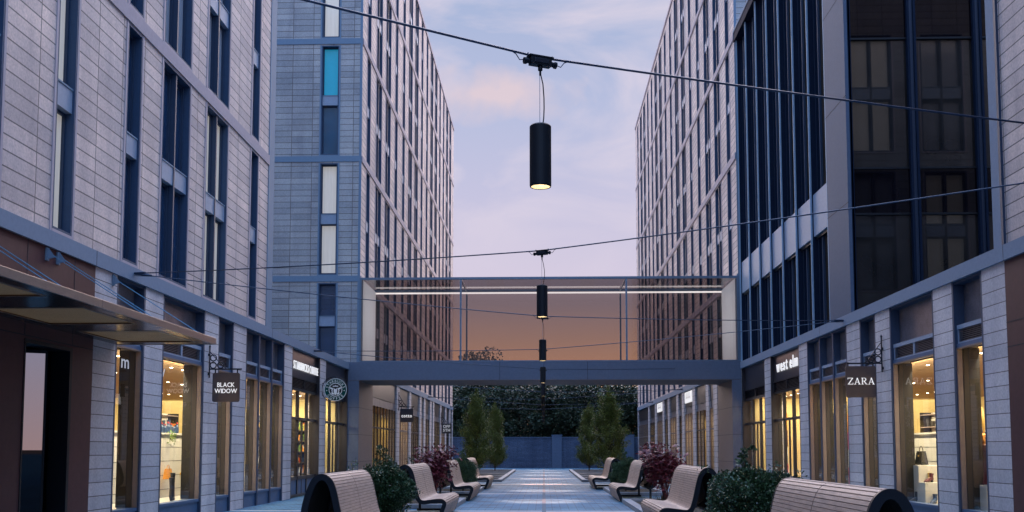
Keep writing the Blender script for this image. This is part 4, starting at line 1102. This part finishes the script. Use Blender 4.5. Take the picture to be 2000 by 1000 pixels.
def make_forest_tree(seed):
    random.seed(seed); r = thing('forest_tree', 'x', 'tree'); t = MB()
    t.tube([(0, 0, 0), (.1, 0, 3), (0, .1, 7)], [.3, .22, .08], 'bark', 7); cs = []
    for k in range(44):
        a = random.uniform(0, 2*PI); z = random.uniform(1.0, 9.2); q = random.uniform(.3, 1)*(3.2*math.sin(PI*min(1, z/10.5))**.6)
        cs.append(((q*math.cos(a), q*math.sin(a), z), random.uniform(.7, 1.2))); 
        if k < 12: t.tube([(0, 0, z*.6), (q*.6*math.cos(a), q*.6*math.sin(a), z)], [.08, .03], 'bark', 4)
    t.build('trunk', r); f = MB(); leaves(f, cs, 13000, .17, 1.1, 'leaf_forest', .2, 1.3); f.build('crown', r); return r
fp = [make_forest_tree(31), make_forest_tree(37), make_forest_tree(41)]
random.seed(5); k = 0; GF = 'trees of the dark wood behind the end wall'
spots = [(-13+i*2.6+random.uniform(-.5, .5), 86+random.uniform(0, 3)) for i in range(11)]+[(-15+i*3.0+random.uniform(-.6, .6), 92+random.uniform(0, 5)) for i in range(11)]
for i, (x, y) in enumerate(spots):
    o = fp[i] if i < 3 else copy_tree(fp[i % 3]); back = y > 90
    hs = (.80 if not back else .98)+random.uniform(-.06, .04)
    if -8 < x < -4.5 and back: hs += .06
    if 4.8 < x < 9: hs -= .10
    o.location = (x, y, 0); o.rotation_euler = (0, 0, random.uniform(0, 6)); o.scale = (1.05, 1.05, hs)
    o['group'] = GF; o['label'] = 'dark leafy tree in the wood behind the end wall'; o['category'] = 'tree'

# ------------------------------------------------------------------ end wall
ew = thing('boundary_wall', 'blue stone boundary wall with pillar closing the far end of the street', 'wall', (0, 81, 0)); ew.location = (0, 0, 0)
b = MB(); b.box((-20, 81.2, 0), (20, 81.5, 2.46), 'wall_stone'); b.build('wall_face', ew)
b = MB(); b.box((-20, 81.14, 2.46), (20, 81.56, 2.52), 'pillar_stone'); b.build('coping', ew)
for x in (-10.5, -4.7-.1, 1.05, 6.9):
    b = MB(); b.box((x-.4, 81.0, 0), (x+.4, 81.7, 2.62), 'pillar_stone'); b.box((x-.45, 80.95, 2.62), (x+.45, 81.75, 2.7), 'pillar_stone'); b.build('pillar', ew)

# ------------------------------------------------------------------ window displays
def display_wall(s, y0, y1, label):
    r = thing('display_wall', label, 'display'); P = side(s, XP+1.35)
    b = MB(); b.box(P(y0, .05, 0), P(y1, 1.86, .08), 'display'); b.box(P(y0, 1.86, -.05), P(y1, 1.90, .3), 'display'); b.build('board', r)
    b = MB()
    for z in (.55, .88, 1.22, 1.55): b.box(P(y0, z, -.003), P(y1, z+.012, .01), 'groove')
    b.build('grooves', r)
    b = MB(); b.box(P(y0, .05, -.85), P(y1, .36, -.005), 'display'); b.build('plinth', r); return r
display_wall(-1, 17.3, 26.4, 'cream slatted display wall behind the shop windows on the left')
display_wall(1, 17.3, 26.4, 'cream slatted display wall behind the shop windows on the right')
for ch, yc, z_, par in (('w', 20.12, 3.0, left_block), ('m', 18.32, 3.02, left_block)):  # letters reflected in the shop glass, painted on as flat shapes
    t = MB(); text(t, ch, .26, lambda u, v: (-(XP+.128), yc+u, z_+v), 'letter_dim', off=.01, width=.34); t.build('painted_reflection', par)
def handbag(loc, m, label, sc_=1, rz=0):
    r = thing('handbag', label, 'handbag', loc, rz); b = MB(); w, h, d = .17*sc_, .26*sc_, .07*sc_
    for k in (0,):
        v = [(-d, -w, 0), (d, -w, 0), (d, w, 0), (-d, w, 0), (-d*.5, -w*.8, h), (d*.5, -w*.8, h), (d*.5, w*.8, h), (-d*.5, w*.8, h)]
        for q in ((0, 3, 2, 1), (4, 5, 6, 7), (0, 1, 5, 4), (1, 2, 6, 5), (2, 3, 7, 6), (3, 0, 4, 7)): b.poly([v[i] for i in q], m)
    b.build('bag_body', r, bevel=.015)
    b = MB(); b.ring((0, 0, h), .09*sc_, .008*sc_, m, 'X', 14, 0, PI); b.build('bag_handle', r)
    b = MB(); b.box((-d*.9, -.02, h*.6), (d*.9, .02, h*.72), 'gold'); b.build('clasp', r); return r
def shoe(loc, m, label, rz=0, boot=.14, sc_=1):
    r = thing('shoe', label, 'shoe', loc, rz); b = MB()
    pts = [(0, -.10), (0, -.05), (0, .02), (0, .10), (0, .15)]
    def sec(y, w, z0, z1): return [(-w, y, z0), (w, y, z0), (w, y, z1*.6), (w*.6, y, z1), (-w*.6, y, z1), (-w, y, z1*.6)]
    S = [sec(-.10, .03, .05, .1), sec(-.06, .035, .045, .11), sec(0, .032, .03, .085), sec(.08, .042, .008, .06), sec(.14, .03, .005, .035), sec(.165, .008, .008, .02)]
    for a, c in zip(S, S[1:]):
        for i in range(6): j = (i+1) % 6; b.poly([a[i], a[j], c[j], c[i]], m)
    b.poly(S[0][::-1], m); b.poly(S[-1], m)
    b.tube([(0, -.07, .07), (0, -.068, .07+boot*.5), (0, -.075, .07+boot)], [.042, .036, .045], m, 10); b.build('upper', r, smooth=False)
    b = MB(); b.box((-.02, -.10, 0), (.02, -.065, .06), 'black_l'); b.build('heel', r); r.scale = (sc_,)*3; return r
handbag((-8.93, 23.5, .80), 'orange', 'orange handbag on the cream display wall of the left window', .95)
shoe((-8.30, 22.12, .37), 'black_l', 'tall black boot standing in front of the left display wall', .4, .42, 1.25)
shoe((-8.24, 21.95, .37), 'black_l', 'slightly shorter black boot beside the tall one, left display', .2, .34, 1.25)
shoe((-8.95, 24.6, .86), 'gold', 'gold ankle shoe high on the left display wall', 1.2, .08, 1.1)
def sprig(loc, label):
    r = thing('potted_sprig', label, 'plant', loc); b = MB(); leaves(b, [((0, 0, .05+.05*k), .07) for k in range(5)], 90, .035, 1.1, 'green_c', .5); b.build('foliage', r)
    b = MB(); b.lathe([(0, -.06), (.03, -.06), (.04, .03), (0, .03)], 'white_c', seg=12); b.build('pot', r); return r
sprig((-8.95, 23.75, 1.62), 'trailing green plant on the left display wall above the handbag')
bt = thing('bottle', 'x', 'bottle'); b = MB(); b.lathe([(0, 0), (.035, 0), (.035, .13), (.012, .17), (.012, .21), (0, .21)], 'navy', seg=10); b.build('bottle_body', bt); b = MB(); b.lathe([(.014, .19), (.014, .22), (0, .22)], 'red', seg=8); b.build('cap', bt)
bt.location = (-9.15, 22.6, 1.9); bt['label'] = 'dark bottle in the row on top of the left display wall'; bt['group'] = 'bottles on top of the left display wall'
for k in range(1, 22):
    twin(bt, (-9.15-.1*(k % 2), 22.6+k*.1, 1.9), 0, bt['label'], bt['group'], 1+.25*((k*7) % 3)*.5)
def garment(loc, m, label, h=.9, rz=0):
    r = thing('garment', label, 'clothing', loc, rz); b = MB(); n_ = 14
    prof_ = [(.03, h), (.17, h*.96), (.19, h*.85), (.15, h*.55), (.19, h*.25), (.24, 0)]
    for (w0, z0), (w1, z1) in zip(prof_, prof_[1:]):
        for i in range(n_):
            a, c = 2*PI*i/n_, 2*PI*(i+1)/n_; rip = lambda t, w: w*(1+.14*math.sin(5*t))
            b.poly([(.45*rip(a, w0)*math.cos(a), rip(a, w0)*math.sin(a), z0), (.45*rip(c, w0)*math.cos(c), rip(c, w0)*math.sin(c), z0), (.45*rip(c, w1)*math.cos(c), rip(c, w1)*math.sin(c), z1), (.45*rip(a, w1)*math.cos(a), rip(a, w1)*math.sin(a), z1)], m)
    for s in (-1, 1): b.tube([(0, s*.16, h*.92), (0, s*.22, h*.7), (0, s*.23, h*.4)], [.055, .05, .04], m, 8)
    b.build('cloth', r, smooth=True); b = MB(); b.tube([(0, 0, h), (0, 0, h+.08), (0, .04, h+.1)], .006, 'steel', 5); b.build('hook', r); return r
garment((-8.2, 24.85, .85), 'white_c', 'white shirt hung in the narrow left window beside the cream wall', .6)
# right window display
def dbox(x0, x1, y0, y1, z0, z1, label):
    o = MB().box((x0, y0, z0), (x1, y1, z1), 'display').build('display_box', bevel=.01); return tag(o, label, 'display box')
dbox(8.1, 8.6, 21.9, 22.6, .36, 1.16, 'tall white display box carrying the black handbag')
dbox(8.08, 8.55, 21.5, 21.895, .36, .80, 'middle white display box carrying brown shoes')
handbag((8.3, 22.25, 1.165), 'black_l', 'black handbag on a white box in the right window', 1.15)
shoe((8.28, 21.78, .805), 'gold', 'tan high shoe on the middle white box, right window', 2.6, .1, 1.1)
shoe((8.22, 21.62, .805), 'wine', 'dark high shoe on the middle white box, right window', 2.2, .1, 1.1)
shoe((8.2, 21.35, .365), 'navy', 'dark blue shoe on the low plinth, right window', 2.5, .1, 1.15)
shoe((8.04, 22.0, .365), 'black_l', 'black shoe on the low plinth, right window', 2.2, .12, 1.15)
dbox(8.06, 8.5, 18.5, 19.4, .06, .85, 'white display box under the orange garment in the near right window')
garment((8.3, 19.15, .86), 'orange', 'orange dress standing in the near right window', .95)
garment((8.22, 18.75, .86), 'wine', 'dark red dress beside the orange one, near right window', .75)
garment((8.4, 19.6, 1.35), 'gold', 'golden garment behind the orange dress, near right window', 1.0)
garment((8.25, 24.6, 1.0), 'blue_c', 'blue garment in the narrow window behind the ZARA sign', .7)
def poster(s, y0, y1, z0, z1, d, cols_, label):
    r = thing('poster', label, 'poster'); P = side(s, XP+d); k = len(cols_)
    for i, c_ in enumerate(cols_):
        b = MB(); za = z0+(z1-z0)*i/k; b.box(P(y0, za, 0), P(y1, za+(z1-z0)/k-.004, .03), c_); b.build('colour_field', r)
poster(1, 28.0, 29.4, .5, 3.0, .9, ['pink', 'white_c', 'pink', 'orange', 'gold'], 'pink and orange panel inside the right shop before west elm')
poster(1, 31.0, 31.5, .5, 2.9, 1.0, ['pink', 'gold'], 'narrow pink and gold panel inside the west elm shop')
poster(1, 37.5, 38.6, .4, 3.0, .9, ['pink', 'wine', 'pink', 'pink', 'orange', 'gold'], 'large pink and orange panel in the shop beside the portal')
poster(1, 36.0, 36.9, .4, 2.8, 1.0, ['pink', 'white_c', 'wine', 'orange'], 'mixed pink and white panel in the shop beside the portal')
# shelves in the coffee shop
def shelf(s, y0, y1, d, label, seed):
    random.seed(seed); r = thing('shelf_unit', label, 'shelf'); P = side(s, XP+d); b = MB()
    for z in (.1, .6, 1.0, 1.4, 1.8, 2.2, 2.6): b.box(P(y0, z, 0), P(y1, z+.03, .35), 'tan_jamb')
    for y in (y0, y1-.03): b.box(P(y, .05, 0), P(y+.03, 2.7, .36), 'brown_jamb')
    b.box(P(y0, .05, .36), P(y1, 2.7, .38), 'display'); b.build('rack', r)
    it = []
    for z in (.63, 1.03, 1.43, 1.83, 2.23):
        y = y0+.1
        while y < y1-.15: it.append((y, z)); y += random.uniform(.13, .24)
    return [P(y, z, .12) for y, z in it]
random.seed(9)
def goods(pts, group, label, seed):
    random.seed(seed); protos = {}
    for p in pts:
        m = random.choice(['white_c', 'gold', 'orange', 'navy', 'red', 'green_c', 'white_c', 'black_l'])
        if m not in protos:
            b = MB(); b.lathe([(0, 0), (.045, 0), (.055, .13), (.058, .14), (.05, .15), (0, .15)], m, seg=10); o = b.build('goods_tub'); protos[m] = o
        else: o = protos[m].copy(); col.objects.link(o)
        o.location = p; o.scale = (1.2, 1.2, random.uniform(.8, 2.0)); tag(o, label, 'container', group)
goods(shelf(-1, 32.0, 35.6, 1.6, 'goods rack deep inside the coffee shop on the left', 1), 'tubs on the coffee shop rack', 'small tub on the coffee shop rack on the left', 2)
goods(shelf(-1, 36.4, 38.5, 1.4, 'goods rack inside the left corner shop by the portal', 4), 'tubs on the corner shop rack', 'small tub on the rack of the left corner shop', 5)
goods(shelf(1, 33.6, 35.6, 1.7, 'goods rack deep inside the west elm shop', 6), 'tubs on the west elm rack', 'small tub on the rack in the west elm shop', 7)
goods(shelf(-1, 26.9, 29.5, 1.3, 'goods rack behind the triple windows on the left', 8), 'tubs on the rack behind the triple windows', 'small tub on the rack behind the left triple windows', 9)

goods(shelf(-1, 31.2, 33.2, 4.6, 'wall rack at the back of the near left shop', 12)[::2], 'tubs on the back rack of the near left shop', 'small tub on the back rack of the near left shop', 13)
goods(shelf(1, 30.6, 33.0, 4.6, 'wall rack at the back of the near right shop', 14)[::2], 'tubs on the back rack of the near right shop', 'small tub on the back rack of the near right shop', 15)
# ------------------------------------------------------------------ sky and light
PEACH = (-.052, .938, .342)
wd = bpy.data.worlds.new('World'); sc.world = wd; wd.use_nodes = True; nt = wd.node_tree
bg = nt.nodes['Background']
tc = N(nt, 'ShaderNodeTexCoord'); sx = N(nt, 'ShaderNodeSeparateXYZ'); nt.links.new(tc.outputs['Generated'], sx.inputs[0])
A = [(0, (.95, .45, .22)), (.05, (.98, .54, .32)), (.09, (.95, .60, .40)), (.11, (.78, .54, .43)), (.145, (.52, .45, .51)), (.17, (.60, .54, .67)), (.25, (.51, .50, .67)), (.33, (.43, .47, .66)), (.42, (.36, .43, .63)), (.58, (.74, 1.28, 2.35)), (1, (.88, 1.8, 3.5))]
B = [(0, (.62, .42, .44)), (.06, (.52, .43, .54)), (.10, (.46, .44, .62)), (.2, (.48, .58, .95)), (.5, (.68, 1.22, 2.25)), (1, (.88, 1.8, 3.5))]
ra = ramp(nt, A, sx.outputs[2]); rb = ramp(nt, B, sx.outputs[2])
mr = N(nt, 'ShaderNodeMapRange'); mr.inputs['From Min'].default_value = -.3; mr.inputs['From Max'].default_value = .75; nt.links.new(sx.outputs[1], mr.inputs[0])
mx = N(nt, 'ShaderNodeMix', data_type='RGBA'); nt.links.new(mr.outputs[0], mx.inputs[0]); nt.links.new(rb.outputs[0], mx.inputs[6]); nt.links.new(ra.outputs[0], mx.inputs[7])
mp = N(nt, 'ShaderNodeMapping'); mp.inputs['Scale'].default_value = (2.6, 1.6, 6.5); mp.inputs['Rotation'].default_value = (0, R(14), 0); mp.inputs['Location'].default_value = (.35, .2, .55); nt.links.new(tc.outputs['Generated'], mp.inputs[0])
nz = N(nt, 'ShaderNodeTexNoise'); nz.inputs['Scale'].default_value = 2.2; nz.inputs['Detail'].default_value = 7; nz.inputs['Roughness'].default_value = .55; nz.inputs['Distortion'].default_value = .5; nt.links.new(mp.outputs[0], nz.inputs['Vector'])
rc = ramp(nt, [(.42, (0, 0, 0)), (.64, (1, 1, 1))], nz.outputs[0])
up = N(nt, 'ShaderNodeMapRange'); up.inputs['From Min'].default_value = .14; up.inputs['From Max'].default_value = .30; nt.links.new(sx.outputs[2], up.inputs[0])
ml = N(nt, 'ShaderNodeMath', operation='MULTIPLY'); nt.links.new(rc.outputs[0], ml.inputs[0]); nt.links.new(up.outputs[0], ml.inputs[1])
ml2 = N(nt, 'ShaderNodeMath', operation='MULTIPLY'); ml2.inputs[1].default_value = .8; nt.links.new(ml.outputs[0], ml2.inputs[0])
cm = N(nt, 'ShaderNodeMix', data_type='RGBA'); nt.links.new(ml2.outputs[0], cm.inputs[0]); nt.links.new(mx.outputs[2], cm.inputs[6]); cm.inputs[7].default_value = (.70, .62, .71, 1)
vs_ = N(nt, 'ShaderNodeVectorMath', operation='SUBTRACT'); vs_.inputs[1].default_value = PEACH; nt.links.new(tc.outputs['Generated'], vs_.inputs[0])
m5 = N(nt, 'ShaderNodeMapping'); m5.inputs['Rotation'].default_value = (0, R(22), 0); m5.inputs['Scale'].default_value = (11, 1, 38); nt.links.new(vs_.outputs[0], m5.inputs[0])
ln = N(nt, 'ShaderNodeVectorMath', operation='LENGTH'); nt.links.new(m5.outputs[0], ln.inputs[0])
n5 = N(nt, 'ShaderNodeTexNoise'); n5.inputs['Scale'].default_value = 26; n5.inputs['Detail'].default_value = 6; nt.links.new(tc.outputs['Generated'], n5.inputs['Vector'])
sb = N(nt, 'ShaderNodeMath', operation='MULTIPLY_ADD'); sb.inputs[1].default_value = 1.6; nt.links.new(n5.outputs[0], sb.inputs[0]); nt.links.new(ln.outputs['Value'], sb.inputs[2])
r5 = ramp(nt, [(.55, (.75, .75, .75)), (1.0, (0, 0, 0))]); hv = N(nt, 'ShaderNodeMath', operation='MULTIPLY'); hv.inputs[1].default_value = .55; nt.links.new(sb.outputs[0], hv.inputs[0]); nt.links.new(hv.outputs[0], r5.inputs[0])
c5 = N(nt, 'ShaderNodeMix', data_type='RGBA'); nt.links.new(r5.outputs[0], c5.inputs[0]); nt.links.new(cm.outputs[2], c5.inputs[6]); c5.inputs[7].default_value = (.74, .58, .60, 1)
nt.links.new(c5.outputs[2], bg.inputs[0]); bg.inputs[1].default_value = 1.0
sl = bpy.data.lights.new('sun', 'SUN'); sl.energy = 5; sl.angle = R(65); sl.color = (1, .80, .73)
so = bpy.data.objects.new('sun', sl); col.objects.link(so)
el, az = R(24), R(7)                                             # low afterglow from beyond the far end, slightly right
dirv = Vector((math.sin(az)*math.cos(el), math.cos(az)*math.cos(el), math.sin(el)))
so.rotation_euler = dirv.to_track_quat('Z', 'Y').to_euler(); so.location = (10, 60, 40)

# ------------------------------------------------------------------ camera
cam = bpy.data.cameras.new('camera'); co = bpy.data.objects.new('camera', cam); col.objects.link(co); sc.camera = co
cam.lens = 34.99; cam.sensor_width = 36; cam.clip_end = 2000; cam.shift_y = (878-1944*math.tan(R(4.4))-500)/2000
co.location = (0, 0, 1.5); co.rotation_euler = (R(94.4), 0, math.atan(62/1944))
sc.view_settings.view_transform = 'Standard'; sc.view_settings.look = 'None'; sc.view_settings.exposure = .15; sc.view_settings.gamma = 1
sc.cycles.use_denoising = True; sc.cycles.max_bounces = 8; sc.cycles.transparent_max_bounces = 16; sc.cycles.sample_clamp_indirect = 4
